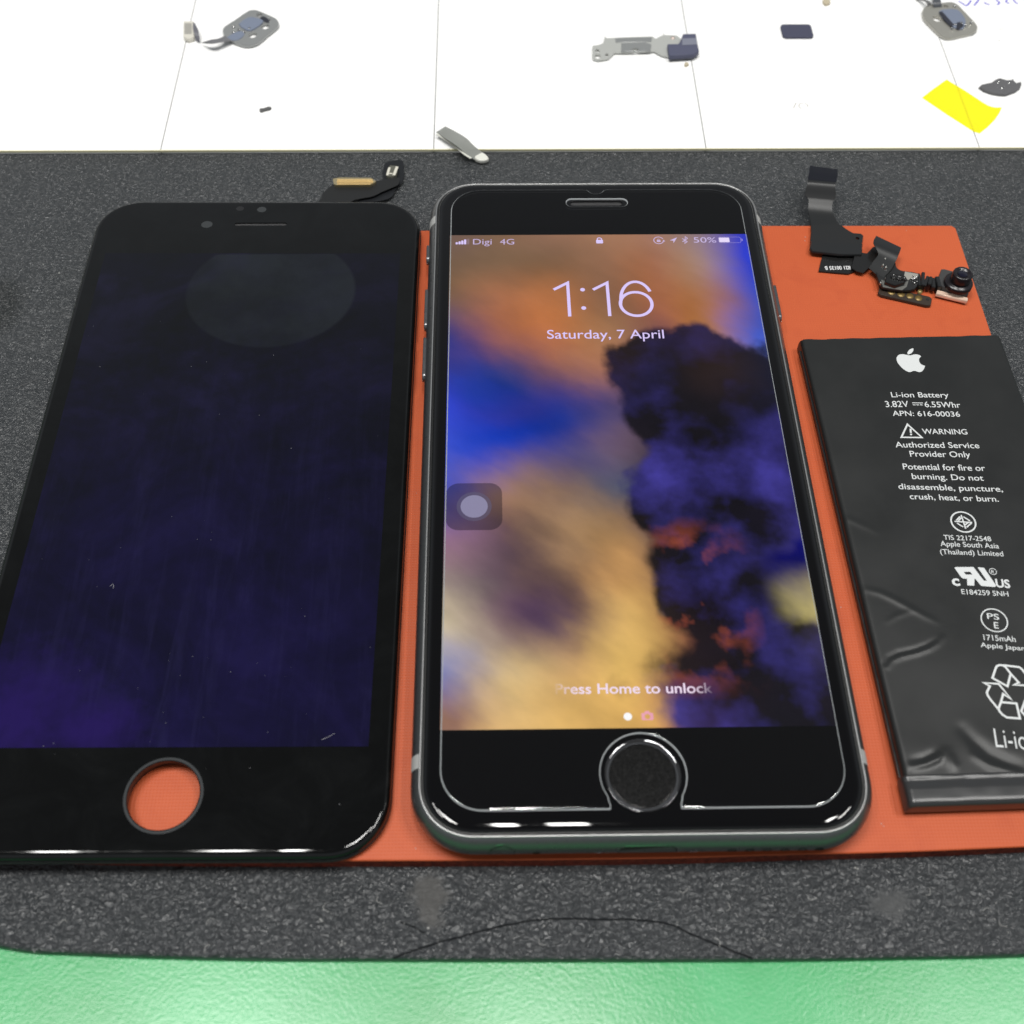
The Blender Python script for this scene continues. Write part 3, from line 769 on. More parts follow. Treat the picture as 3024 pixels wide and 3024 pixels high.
# ---------------------------------------------------------------- battery
bt_ = thing('battery', 'flat black lithium battery with white printing lying at the right of the pad', 'battery', (56, -18, 0))
BA = math.radians(1.25); BO = Vector((37.0, 27.9)); BWd, BLn = 38.2, 91.5
bu, bv = Vector((math.cos(BA), math.sin(BA))), Vector((math.sin(BA), -math.cos(BA)))
def B2W(u, v): return BO + bu * u + bv * v
def W2B(x, y): q = Vector((x, y)) - BO; return q.dot(bu), q.dot(bv)
ZT = 3.35
def poly_px(pts, ox, oy, s, z=ZT): return [Vector(W2B(*P(ox + a * s, oy + c * s, z).xy)) for a, c in pts]
R5 = (2300, 1600, .4659)
creases = [(poly_px([(560, 305), (640, 325), (720, 362), (800, 405), (850, 432), (920, 470), (1000, 508)], *R5), .17, .75),
           (poly_px([(690, 508), (740, 475), (800, 452), (850, 440)], *R5), .08, .6),
           (poly_px([(690, 790), (715, 752), (770, 728), (880, 700), (950, 675), (1000, 645), (1040, 605)], *R5), .24, .62),
           (poly_px([(675, 775), (700, 735), (760, 705), (870, 682), (940, 655), (1000, 620)], *R5), -.24, .55),
           (poly_px([(230, -180), (350, -170), (450, -140), (560, -90), (620, -60)], *R5), .09, .8),
           (poly_px([(850, 1425), (930, 1405), (1000, 1375), (1035, 1340)], *R5), .40, .8),
           (poly_px([(860, 1390), (930, 1375), (1000, 1335)], *R5), -.24, .8),
           (poly_px([(1170, 1190), (1240, 1265), (1330, 1340), (1450, 1400), (1560, 1440)], *R5), -.30, 1.3),
           (poly_px([(1240, 1360), (1340, 1420), (1450, 1445), (1560, 1470)], *R5), .25, .9),
           (poly_px([(1070, 1340), (1090, 1400), (1130, 1450)], *R5), .22, 1.2)]
def seg_d(p, a, c):
    d = c - a; t = max(0, min(1, (p - a).dot(d) / max(d.length_squared, 1e-9))); return (p - a - d * t).length, t
def hb_(u, v):
    z = ZT
    r = .95
    d = min(u, BWd - u)
    if d < r: z -= r - math.sqrt(max(r * r - (r - max(d, 0)) ** 2, 0))
    dt = v
    if dt < .8: z -= .8 - math.sqrt(max(.64 - (.8 - max(dt, 0)) ** 2, 0))
    p = Vector((u, v))
    edge_k = min(1, d / 1.0)
    for pts, am, wd in creases:
        if abs(pts[0].y - v) > 40: continue
        best = 9; tt = 0
        for i in range(len(pts) - 1):
            dd, t = seg_d(p, pts[i], pts[i + 1])
            if dd < best: best = dd; tt = (i + t) / (len(pts) - 1)
        if best < 3 * wd:
            z += .85 * am * edge_k * math.exp(-(best / (wd * .78)) ** 2) * (math.sin(math.pi * (.12 + .84 * tt)) ** .7)
    z += .05 * noise.noise(Vector((u * .09, v * .07, 2))) * edge_k + .16 * edge_k * math.exp(-((v - 84) / 5) ** 2) * (.5 + noise.noise(Vector((u * .16, v * .12, 5.))))
    return z
def hw(x, y): u, v = W2B(x, y); return hb_(u, v) + .03
nu, nv = 132, 300
us = [0, .05, .15, .3, .5, .75, 1.0] ; us = us + [1.0 + (BWd - 2.0) * i / nu for i in range(1, nu)] + [BWd - k for k in reversed(us)]
vv = [0, .05, .15, .3, .5, .8] + [.8 + (86.6 - .8) * i / nv for i in range(1, nv + 1)]
me = bpy.data.meshes.new('wrapped_cell'); V = []; F = []
for v in vv:
    for u in us:
        q = B2W(u, v - (.18 * noise.noise(Vector((u * .35, 0, 0))) if v < 1 else 0)); V.append((q.x, q.y, hb_(u, v)))
nU = len(us)
for j in range(len(vv) - 1):
    for i in range(nU - 1): F.append((j * nU + i, (j + 1) * nU + i, (j + 1) * nU + i + 1, j * nU + i + 1))
def skirt(idx):
    base_ = len(V)
    for k in idx: V.append((V[k][0], V[k][1], .35))
    for a in range(len(idx) - 1): F.append((idx[a], idx[a + 1], base_ + a + 1, base_ + a))
skirt([j * nU for j in range(len(vv))][::-1]); skirt(list(range(nU))); skirt([j * nU + nU - 1 for j in range(len(vv))]); 
skirt([(len(vv) - 1) * nU + i for i in range(nU)][::-1])
me.from_pydata(V, [], F)
m_wrap = mat('black_pouch_wrap', (0.013, 0.014, 0.014), 0.30, spec=.40)
b = NB(m_wrap); b.bump(b.noise(3.5, 3), .05, .1); b.set('Roughness', b.ramp(b.noise(.08, 4), [(.3, .32), (.7, .45)]))
bmb = bmesh.new(); bmb.from_mesh(me); bmesh.ops.recalc_face_normals(bmb, faces=bmb.faces)
obj('wrapped_cell', bmb, m_wrap, bt_, smooth=True)
# side rim line of folded foil
obj('folded_rim', stroke([B2W(-.12, v) for v in [i * 2 for i in range(1, 44)]], .28, lambda x, y: 1.9 + .05 * math.sin(y)), mat('rim_foil', (.02, .02, .02), .3), bt_)
m_tape = mat('satin_black_tape', (0.028, 0.029, 0.030), 0.28, spec=.5)
# taped end
me = bpy.data.meshes.new('taped_end'); V = []; F = []
tu = [-.35 + (BWd + .7) * i / 90 for i in range(91)]; tv = [0, .12, .3, .6, .9, 1.3, 1.8, 2.4, 3.0, 3.6, 4.1, 4.4, 4.6, 4.72, 4.78]
for t in tv:
    for u in tu:
        z = ZT + .42
        if t < 1.8: z -= (.30 + .35 * noise.noise(Vector((u * .22, 3, 0)))) * math.sin(math.pi * min(t, 1.8) / 1.8) * math.exp(-max(u - 9, 0) / 14)
        if t < .3: z -= .35 * (1 - t / .3) ** 2
        if t > 4.0: z -= .78 - math.sqrt(max(.61 - (min(t, 4.78) - 4.0) ** 2, 0))
        d = min(u + .35, BWd + .35 - u)
        if d < .9: z -= .9 - math.sqrt(max(.81 - (.9 - d) ** 2, 0))
        q = B2W(u, 86.3 + t); V.append((q.x, q.y, z + .05 * noise.noise(Vector((u * .3, t * .5, 8)))))
nU = len(tu)
for j in range(len(tv) - 1):
    for i in range(nU - 1): F.append((j * nU + i, (j + 1) * nU + i, (j + 1) * nU + i + 1, j * nU + i + 1))
nT = len(tv)
def skirt2(idx, z):
    base_ = len(V)
    for k in idx: V.append((V[k][0], V[k][1], z))
    for a in range(len(idx) - 1): F.append((idx[a], idx[a + 1], base_ + a + 1, base_ + a))
skirt2([j * nU for j in range(nT)][::-1], .9); skirt2(list(range(nU)), 2.6); skirt2([j * nU + nU - 1 for j in range(nT)], .9); skirt2([(nT - 1) * nU + i for i in range(nU)][::-1], .9)
me.from_pydata(V, [], F)
bmb = bmesh.new(); bmb.from_mesh(me); bmesh.ops.recalc_face_normals(bmb, faces=bmb.faces)
obj('taped_end', bmb, m_tape, bt_, smooth=True)
# printing
m_print = mat('white_print', (0.62, 0.64, 0.64), 0.5)
R4 = (2300, 950, .38820)
def line(name, s_, x0, y0, x1, y1, cy, R=R4, wgt=.006, bm=None):
    ox, oy, k = R
    a, c = P(ox + x0 * k, oy + y0 * k, ZT), P(ox + x1 * k, oy + y1 * k, ZT)
    # capital height measured along the battery
    t = P(ox + x0 * k, oy + cy * k, ZT); cap = abs(t.y - a.y)
    r = text_bm(s_, a.xy, c.xy, cap, hw, wgt, bm)
    return r if name is None else obj(name, r, m_print, bt_)
PX = lambda pts, R: [P(R[0] + a * R[2], R[1] + c * R[2], ZT).xy for a, c in pts]
# fruit mark
body = PX([(1003, 257), (1022, 251), (1048, 249), (1070, 256), (1082, 265)], R4)
bite = PX([(1071, 275), (1066, 290), (1070, 308), (1082, 324), (1098, 332), (1112, 336)], R4)
rest = PX([(1108, 350), (1098, 368), (1085, 380), (1070, 384), (1052, 380), (1036, 375), (1020, 376), (1002, 383), (985, 382), (965, 373), (940, 355), (915, 328), (899, 302), (895, 280), (902, 262), (918, 251), (942, 248), (968, 252), (988, 257)], R4)
bm = flat(smooth_loop(body, 4, False) + smooth_loop(bite, 4, False) + smooth_loop(rest, 4, False), ZT + .03)
leaf = smooth_loop(PX([(981, 249), (979, 234), (990, 217), (1006, 207), (1022, 204), (1023, 220), (1012, 236), (998, 246)], R4), 4)
flat(leaf, ZT + .03, bm=bm)
obj('logo_print', bm, m_print, bt_)
line('battery_type_text', 'Li-ion Battery', 858, 575, 1295, 577, 537)
bm = line(None, '3.82V', 815, 650, 991, 649, 605)
line(None, '6.55Whr', 1113, 650, 1384, 655, 608, bm=bm)
stroke(PX([(1014, 618), (1097, 619)], R4), .17, hw, bm)
for a, c in ((1018, 1040), (1046, 1066), (1072, 1094)): stroke(PX([(a, 633), (c, 634)], R4), .17, hw, bm)
obj('voltage_text', bm, m_print, bt_)
line('part_number_text', 'APN: 616-00036', 868, 716, 1381, 723, 678)
bm = stroke([q for q in offs(PX([(932, 880), (1089, 882), (978, 781)], R4), 0)], .3, hw, closed=True)
stroke(PX([(1001, 815), (1004, 846)], R4), .34, hw, bm); stroke(PX([(1005, 852), (1006, 864)], R4), .34, hw, bm)
obj('warning_triangle', bm, m_print, bt_)
line('warning_text', 'WARNING', 1095, 854, 1437, 858, 815)
line('service_text', 'Authorized Service', 890, 956, 1528, 963, 914)
line('service_text', 'Provider Only', 1000, 1026, 1460, 1032, 984)
line('hazard_text', 'Potential for fire or', 947, 1124, 1573, 1136, 1080)
line('hazard_text', 'burning. Do not', 1015, 1197, 1560, 1210, 1155)
line('hazard_text', 'disassemble, puncture,', 912, 1274, 1706, 1294, 1232)
line('hazard_text', 'crush, heat, or burn.', 998, 1350, 1675, 1370, 1308)
line('standard_text', 'TIS 2217-2548', 1256, 1658, 1617, 1672, 1622, wgt=.004)
line('maker_text', 'Apple South Asia', 1232, 1706, 1676, 1726, 1668, wgt=.004)
line('maker_text', '(Thailand) Limited', 1230, 1767, 1709, 1785, 1730, wgt=.004)
# round mark with crossed arrows
RT = (2780, 1500, .14493)
def ellipse_px(x0, y0, x1, y1, R):
    a, c = P(R[0] + x0 * R[2], R[1] + (y0 + y1) / 2 * R[2], ZT), P(R[0] + x1 * R[2], R[1] + (y0 + y1) / 2 * R[2], ZT)
    r = (c.x - a.x) / 2 * .985; m_ = P(R[0] + (x0 + x1) / 2 * R[2], R[1] + (y0 + y1) / 2 * R[2], ZT); return circ(m_.x, m_.y, r, n=48)
bm = stroke(ellipse_px(198, 100, 694, 474, RT), .26, hw, closed=True)
for s_ in ([(402, 145), (495, 425)], [(268, 275), (625, 297)], [(380, 175), (305, 255)], [(450, 180), (580, 265)], [(320, 312), (445, 390)], [(615, 305), (515, 395)], [(345, 262), (400, 205)], [(545, 300), (480, 345)]):
    stroke(PX(s_, RT), .24, hw, bm)
obj('standard_mark', bm, m_print, bt_)
# recognised-component mark
bm = flat(PX([(290, 1208), (650, 1206), (860, 1480), (925, 1487), (735, 1212), (865, 1222), (1105, 1570), (1108, 1600), (1085, 1615), (810, 1592), (690, 1448), (672, 1448), (667, 1587), (527, 1580), (520, 1446), (440, 1440), (405, 1420), (272, 1235), (270, 1218)], RT), ZT + .05,
          [PX([(452, 1305), (585, 1305), (630, 1360), (495, 1360)], RT)])
line(None, 'c', 230, 1578, 388, 1580, 1380, RT, .03, bm)
line(None, 'US', 1118, 1612, 1408, 1632, 1452, RT, .03, bm)
stroke(ellipse_px(975, 1235, 1120, 1362, RT), .10, hw, bm, closed=True)
line(None, 'R', 1012, 1325, 1078, 1338, 1265, RT, .004, bm)
obj('component_mark', bm, m_print, bt_)
line('approval_text', 'E184259 SNH', 415, 1755, 1372, 1805, 1655, RT, .004)
bm = stroke(ellipse_px(1283, 425, 1448, 570, R5), .2, hw, closed=True)
line(None, 'PS', 1322, 488, 1398, 495, 452, R5, .004, bm); line(None, 'E', 1366, 548, 1396, 551, 508, R5, .004, bm)
obj('safety_mark', bm, m_print, bt_)
line('capacity_text', '1715mAh', 1300, 623, 1503, 635, 588, R5, .004)
line('maker_text', 'Apple Japan', 1280, 667, 1562, 690, 638, R5, .004)
# recycling arrows
RC = (2820, 1900, .17601)
ar = PX([(628, 582), (680, 425), (700, 385), (745, 365), (800, 368), (850, 400), (935, 510), (880, 722)], RC)
bm = stroke(ar, .34, hw, closed=True)
ar2 = PX([(820, 368), (1080, 400), (1125, 435), (1180, 510)], RC); stroke(ar2, .34, hw, bm)
stroke(PX([(935, 510), (1072, 662), (985, 700), (1200, 706)], RC), .34, hw, bm)
stroke(PX([(730, 1090), (770, 990), (808, 848), (945, 940), (732, 682), (480, 662), (585, 718), (535, 820), (545, 870), (600, 950), (730, 1108)], RC), .34, hw, bm)
stroke(PX([(775, 988), (1030, 1010), (1090, 1262), (870, 1245), (800, 1200), (745, 1140), (730, 1090)], RC), .34, hw, bm)
stroke(PX([(1200, 900), (1112, 1140), (1180, 1220)], RC), .34, hw, bm)
# remaining side of the symbol, mirrored
cxm = P(3024 + 18, 2070, ZT)
stroke(PX([(1180, 510), (1300, 690), (1430, 640)], RC), .34, hw, bm); stroke(PX([(1180, 1220), (1330, 1400), (1560, 1300), (1620, 1100)], RC), .34, hw, bm)
obj('recycling_mark', bm, m_print, bt_)
line('chemistry_text', 'Li-ion', 1376, 1302, 1640, 1325, 1182, R5, -.006)

# ---------------------------------------------------------------- camera and sensor ribbon (top right)
Z4 = (2370, 460, .1967); Z5 = (2560, 660, .17598)
cf = thing('camera_ribbon', 'black ribbon cable with tiny round camera lens on the top right of the pad', 'ribbon cable', (52, 52, 0))
def pl_(pts, R, z0, z1, m, name, parent, sm=2, rad=.06, holes=()):
    l = PX2(pts, R, z1); l = smooth_loop(l, sm) if sm > 1 else l
    return obj(name, slab(l, list(holes), [(0, z0), (0, z1 - rad), (rad * .8, z1)]), m, parent)
def PX2(pts, R, z): return [P(R[0] + a * R[2], R[1] + c * R[2], z).xy for a, c in pts]
def rib(stations, m, name, parent, th=.16, ncross=2):
    """stations: (left px, right px, z)"""
    bm = bmesh.new(); rows = []
    for (lx, ly), (rx, ry), z in stations:
        a, c = P(lx, ly, z), P(rx, ry, z); rows.append((a, c))
    def vec_s(k, i): return [rows[min(max(j, 0), len(rows) - 1)][i] for j in (k - 1, k, k + 1, k + 2)]
    L = []
    for k in range(len(rows) - 1):
        for q in range(5):
            t = q / 5; o_ = []
            for i in (0, 1):
                p0, p1, p2, p3 = vec_s(k, i)
                o_.append(.5 * ((2 * p1) + (p2 - p0) * t + (2 * p0 - 5 * p1 + 4 * p2 - p3) * t * t + (3 * p1 - p0 - 3 * p2 + p3) * t ** 3))
            L.append(o_)
    L.append(list(rows[-1]))
    prev = None
    for a, c in L:
        row = [bm.verts.new(a), bm.verts.new(c), bm.verts.new(c - Vector((0, 0, th))), bm.verts.new(a - Vector((0, 0, th)))]
        if prev:
            for i in range(4):
                f = bm.faces.new((prev[i], prev[(i + 1) % 4], row[(i + 1) % 4], row[i]))
                f.smooth = i in (0, 2)
        else: bm.faces.new(row)
        prev = row
    bm.faces.new(prev[::-1]); bmesh.ops.recalc_face_normals(bm, faces=bm.faces)
    for e_ in bm.edges:
        if len(e_.link_faces) == 2 and e_.link_faces[0].smooth != e_.link_faces[1].smooth: e_.smooth = False
    return obj(name, bm, m, parent)
m_rf = mat('satin_flex_film', (0.016, 0.017, 0.018), 0.32, spec=.4)
m_rf2 = mat('gloss_flex_film', (0.012, 0.012, 0.012), 0.22)
m_sil = mat('tin_shield', (0.42, 0.41, 0.38), 0.3, .9)
rib([((2396, 664), (2482, 668), .6), ((2387, 622), (2460, 630), 1.0), ((2388, 590), (2459, 597), 2.0), ((2377, 574), (2468, 582), 2.6), ((2384, 542), (2467, 549), 4.0), ((2385, 531), (2469, 538), 4.2)], m_rf, 'connector_tail', cf)
rib([((2385.5, 530.5), (2469.5, 537.5), 4.15), ((2389, 510), (2473, 520), 4.0), ((2392, 489), (2474, 500), 3.4)], mat('shaded_tail_film', (.008, .009, .014), .6, spec=.2), 'shaded_tail_end', cf)  # end of the tail in darker film, shade of its slope painted in
hole = P(Z4[0] + 830 * Z4[2], Z4[1] + 1225 * Z4[2], 1.2)
pl_([(125, 1035), (132, 1120), (118, 1290), (115, 1390), (150, 1430), (560, 1480), (890, 1482), (895, 1310), (915, 1200), (880, 1168), (760, 1158), (660, 1100), (560, 1025)], Z4, .5, .95, m_flex, 'backing_board', cf, 1, holes=[circ(hole.x, hole.y, .4, n=16)])
pl_([(128, 1275), (500, 1300), (905, 1320), (892, 1482), (560, 1480), (150, 1432), (112, 1390)], Z4, .95, 1.5, m_rf, 'backing_board', cf, 1, .2)
pl_([(300, 1480), (985, 1470), (880, 1620), (790, 1730), (690, 1770), (242, 1730)], Z4, .1, .45, m_rf2, 'printed_label', cf, 1)
lab = text_bm('821 00135 B', P(Z4[0] + 715 * Z4[2], Z4[1] + 1655 * Z4[2], .47).xy, P(Z4[0] + 330 * Z4[2], Z4[1] + 1660 * Z4[2], .47).xy, .95, .47, .02)
obj('label_text', lab, mat('label_white', (.75, .75, .75), .5), cf)
pl_([(-190, 470), (0, 500), (110, 385), (250, 430), (245, 560), (30, 745), (-60, 830), (-170, 800), (-260, 740)], Z5, .9, 1.1, m_rf2, 'folded_film', cf, 1)
rib([(tuple((Z5[0] + 30 * Z5[2], Z5[1] + 745 * Z5[2])), tuple((Z5[0] + 250 * Z5[2], Z5[1] + 930 * Z5[2])), 1.6), ((Z5[0] + 120 * Z5[2], Z5[1] + 620 * Z5[2]), (Z5[0] + 390 * Z5[2], Z5[1] + 790 * Z5[2]), 2.2), ((Z5[0] + 190 * Z5[2], Z5[1] + 500 * Z5[2]), (Z5[0] + 480 * Z5[2], Z5[1] + 640 * Z5[2]), 2.7), ((Z5[0] + 110 * Z5[2], Z5[1] + 320 * Z5[2]), (Z5[0] + 540 * Z5[2], Z5[1] + 510 * Z5[2]), 3.2), ((Z5[0] + 158 * Z5[2], Z5[1] + 205 * Z5[2]), (Z5[0] + 578 * Z5[2], Z5[1] + 405 * Z5[2]), 3.0)], m_rf, 'folded_film', cf)
pl_([(110, 640), (230, 560), (430, 560), (480, 650), (495, 730), (560, 780), (640, 800), (870, 840), (860, 1000), (800, 1095), (600, 1120), (270, 1070), (190, 930)], Z5, 1.2, 1.7, m_flex, 'sensor_board', cf, 2)
pl_([(240, 940), (300, 960), (480, 1040), (620, 990), (700, 960), (670, 1060), (590, 1118), (270, 1065)], Z5, 1.7, 1.8, mat('grey_adhesive_film', (.13, .13, .12), .35), 'adhesive_strip', cf, 1, .03)
pl_([(640, 806), (868, 846), (845, 930), (770, 900), (690, 950), (625, 870)], Z5, 1.7, 1.82, mat('pale_adhesive_film', (.30, .29, .26), .35), 'adhesive_strip', cf, 1, .03)
bm = bmesh.new()
for k in range(9):
    c = P(Z5[0] + random.uniform(760, 850) * Z5[2], Z5[1] + random.uniform(880, 1000) * Z5[2], 2)
    lathe((c.x, c.y), [(.22, 1.8), (.2, 2.0), (.1, 2.1), (.01, 2.12)], 10, bm)
obj('solder', bm, m_steel, cf)
sb = pl_([(400, 830), (600, 850), (665, 895), (645, 985), (480, 1035), (310, 975), (330, 860)], Z5, 1.7, 2.7, m_rf2, 'sensor_block', cf, 1, .15)
for x, y, r in ((455, 885, .62), (545, 912, .62), (625, 925, .42)):
    c = P(Z5[0] + x * Z5[2], Z5[1] + y * Z5[2], 2.9)
    bm = bmesh.new(); lathe((c.x, c.y), [(r, 2.6), (r, 2.95), (r * .8, 3.05), (r * .65, 2.9), (.01, 2.95)], 20, bm); obj('sensor_lens', bm, mat('sensor_lens_glass', (.03, .03, .03), .08, .4), sb)
for x, y in ((325, 910), (300, 610), (265, 715), (240, 985), (315, 755)):
    c = P(Z5[0] + x * Z5[2], Z5[1] + y * Z5[2], 2.2); obj('solder', lathe((c.x, c.y), [(.25, 1.6), (.24, 2.6 if x < 320 and y < 800 else 2.1), (.1, 2.7 if x < 320 and y < 800 else 2.2), (.01, 2.72 if x < 320 and y < 800 else 2.22)], 12), m_sil, cf)
ls = pl_([(212, 1050), (190, 1165), (240, 1200), (1010, 1375), (1075, 1370), (1095, 1260), (1050, 1222), (900, 1190), (260, 1060)], Z5, .15, .75, mat('brown_stiffener', (.035, .025, .018), .35), 'contact_strip', cf, 1, .1)
for x, y in ((415, 1152), (575, 1188), (725, 1216), (870, 1252)):
    c = P(Z5[0] + x * Z5[2], Z5[1] + y * Z5[2], .8); obj('gold_pad', lathe((c.x, c.y), [(.72, .74), (.7, .80), (.01, .80)], 24), mat('dull_gold', (.22, .15, .05), .4, .5), ls)
c = P(Z5[0] + 1020 * Z5[2], Z5[1] + 1272 * Z5[2], .8); obj('screw_hole', flat(circ(c.x, c.y, .35, n=16), .765), m_dark, ls)
c = P(Z5[0] + 895 * Z5[2], Z5[1] + 1135 * Z5[2], 1); obj('gold_pad', lathe((c.x, c.y), [(.45, .5), (.45, 1.0), (.01, 1.05)], 16), mat('tarnished_gold', (.35, .26, .10), .4, .5), cf)
bm = bmesh.new()
pts = PX2([(850, 950), (900, 955), (960, 965), (1020, 985), (1080, 1000), (1150, 1010), (1230, 1010)], Z5, 1.6)
for k, q in enumerate(pts[:-1]):
    r_ = [1.75, 1.9, 1.5, 1.2, 1.35, 1.45][k]
    d = pts[k + 1] - q; box((q.x + d.x / 2, q.y + d.y / 2, 1.3 + .12 * (k % 2)), (d.length * .92, r_ * 2, 1.2 + .5 * (k % 2)), bm, math.atan2(d.y, d.x))
bmesh.ops.bevel(bm, geom=list(bm.edges), offset=.12, segments=2, affect='EDGES')
obj('pleated_cable', bm, m_rf, cf)
cmn = pl_([(1250, 762), (1300, 760), (1745, 880), (1735, 1030), (1705, 1180), (1195, 1035), (1205, 900)], Z5, .35, 2.2, mat('camera_housing', (.06, .06, .06), .4, .3), 'camera_module', cf, 1, .15)
obj('gold_rail', slab(PX2([(1165, 1172), (1690, 1300), (1698, 1245), (1185, 1112)], Z5, 1.3), [], [(0, .5), (0, 1.25), (.05, 1.3)]), mat('pale_gold_rail', (.85, .62, .48), .3, .3), cmn)
c = P(Z5[0] + 1540 * Z5[2], Z5[1] + 985 * Z5[2], 2.8)
m_lens = mat('lens_barrel', (.010, .008, .010), .25)
bm = lathe((c.x, c.y), [(2.75, 2.1), (2.75, 2.9), (2.6, 3.1), (2.1, 3.15), (2.0, 3.2)], 48)
obj('lens_collar', bm, m_lens, cmn)
bm = bmesh.new(); prof_ = [(1.95, 3.1), (1.92, 5.0), (1.8, 5.15), (1.35, 5.2), (1.1, 4.9), (.55, 4.8), (.5, 4.95), (.01, 5.05)]
lathe((c.x + .15, c.y + .1), prof_, 14, bm)
lb = obj('lens_barrel', bm, m_lens, cmn)
obj('lens', lathe((c.x + .15, c.y + .1), [(.9, 4.95), (.6, 5.03), (.3, 5.07), (.01, 5.08)], 24), mat('lens_glass', (.01, .01, .02), .03), lb)

# ---------------------------------------------------------------- small parts on the white board
m_brk = mat('brushed_tin', (0.38, 0.39, 0.385), 0.38, .6)
m_rub = mat('blue_grey_film', (0.17, 0.20, 0.27), 0.5)
m_blk = mat('soft_black', (0.022, 0.024, 0.035), 0.55)
ZA = ZW
Y1 = (500, 0, .2329)
def on(name, pts, R, z0, z1, m, parent, holes=(), sm=3, rad=.08):
    return obj(name, slab(smooth_loop(PX2(pts, R, z1), sm) if sm > 1 else PX2(pts, R, z1), [PX2h for PX2h in holes], [(0, z0), (0, z1 - rad), (rad, z1)]), m, parent)
def hole_px(x, y, rx, ry, R, z):
    c = P(R[0] + x * R[2], R[1] + y * R[2], z); k = (P(R[0] + (x + rx) * R[2], R[1] + y * R[2], z).x - c.x); k2 = abs(P(R[0] + x * R[2], R[1] + (y + ry) * R[2], z).y - c.y)
    return circ(c.x, c.y, k, k2, n=18)
t = thing('button_bracket', 'diamond shaped grey bracket with a square white plug on a curled cable', 'bracket', (*P(740, 85, ZA).xy, ZA))
on('plate', [(678, 385), (700, 335), (840, 245), (990, 142), (1060, 124), (1120, 130), (1240, 180), (1350, 232), (1388, 290), (1360, 345), (1240, 440), (1130, 535), (1010, 575), (900, 560), (790, 515), (700, 450)], Y1, ZA + .3, ZA + .9, m_brk, t,
   [hole_px(1142, 188, 34, 26, Y1, ZA + .9), hole_px(1215, 332, 52, 38, Y1, ZA + .9), hole_px(1058, 442, 52, 38, Y1, ZA + .9)], 2)
on('rubber_gasket', [(880, 300), (1010, 215), (1110, 225), (1195, 260), (1130, 330), (1030, 385), (960, 370)], Y1, ZA + .9, ZA + 1.15, m_rub, t, sm=2)
on('dark_film', [(730, 470), (860, 400), (940, 400), (950, 440), (880, 500), (780, 510)], Y1, ZA + .9, ZA + 1.02, m_rub, t, sm=2, rad=.03)
on('dark_film', [(1150, 225), (1200, 205), (1265, 250), (1260, 285), (1200, 270)], Y1, ZA + .9, ZA + 1.02, m_blk, t, sm=2, rad=.03)
for x, y in ((815, 345), (812, 415), (880, 385), (950, 412), (1270, 250), (1015, 365)):
    c = P(Y1[0] + x * Y1[2], Y1[1] + y * Y1[2], ZA + 1); obj('stud', lathe((c.x, c.y), [(.32, ZA + .9), (.28, ZA + 1.25), (.01, ZA + 1.3)], 12), m_steel, t)
g = lambda x, y: (Y1[0] + x * Y1[2], Y1[1] + y * Y1[2])
rib([(g(700, 455), g(800, 515), ZA + 1.0), (g(620, 488), g(650, 535), ZA + 1.9), (g(540, 500), g(560, 552), ZA + 2.2), (g(470, 520), g(480, 551), ZA + 1.6), (g(410, 538), g(415, 544), ZA + .6)], mat('clear_grey_film', (.16, .16, .17), .3), 'cable', t, .1)
rib([(g(340, 512), g(388, 535), ZA + .5), (g(318, 440), g(378, 450), ZA + 1.4), (g(300, 360), g(366, 380), ZA + 1.9), (g(300, 285), g(322, 290), ZA + 1.6)], mat('clear_grey_film_dark', (.14, .14, .16), .3), 'cable', t, .1)
pg = on('plug', [(182, 268), (308, 268), (310, 470), (230, 492), (180, 462)], Y1, ZA + .1, ZA + 1.2, mat('ivory_plastic', (.62, .60, .53), .5), t, sm=1)
on('plug_face', [(192, 292), (284, 292), (284, 430), (192, 430)], Y1, ZA + 1.2, ZA + 1.24, mat('grey_plastic', (.34, .33, .30), .5), pg, sm=1, rad=.02)

Y2 = (2600, 0, .2195)
t = thing('button_bracket', 'rounded metal bracket with a dark centre at the top right, below the blue handwriting', 'bracket', (*P(2805, 60, ZA).xy, ZA))
on('plate', [(568, 140), (600, 95), (660, 60), (760, 45), (860, 32), (960, 26), (1040, 60), (1110, 130), (1230, 255), (1300, 340), (1296, 405), (1200, 450), (1080, 475), (950, 505), (850, 490), (770, 430), (680, 340), (585, 235)], Y2, ZA + .2, ZA + .9, mat('warm_tin', (.44, .43, .385), .36, .6), t,
   [hole_px(762, 250, 58, 40, Y2, ZA + .9), hole_px(880, 88, 34, 18, Y2, ZA + .9)], 2)
on('lower_lip', [(720, 400), (850, 505), (950, 530), (1100, 492), (1250, 465), (1296, 425), (1200, 450), (1080, 475), (950, 505), (850, 490)], Y2, ZA + .05, ZA + .35, m_brk, t, sm=1)
on('rubber_gasket', [(790, 150), (900, 120), (1040, 128), (1120, 210), (1150, 290), (1110, 385), (1000, 370), (880, 280)], Y2, ZA + .9, ZA + 1.2, m_rub, t, sm=2)
on('dark_film', [(790, 160), (830, 150), (990, 330), (960, 360), (860, 270)], Y2, ZA + 1.2, ZA + 1.3, m_blk, t, sm=1, rad=.03)
on('dark_film', [(1030, 300), (1100, 290), (1120, 350), (1060, 390), (1020, 380)], Y2, ZA + 1.2, ZA + 1.3, m_blk, t, sm=1, rad=.03)
for x, y in ((998, 342), (1085, 320), (958, 392), (1140, 350), (1215, 315), (995, 90)):
    c = P(Y2[0] + x * Y2[2], Y2[1] + y * Y2[2], ZA + 1); obj('stud', lathe((c.x, c.y), [(.32, ZA + .9), (.28, ZA + 1.4), (.01, ZA + 1.45)], 12), m_steel, t)
g = lambda x, y: (Y2[0] + x * Y2[2], Y2[1] + y * Y2[2])
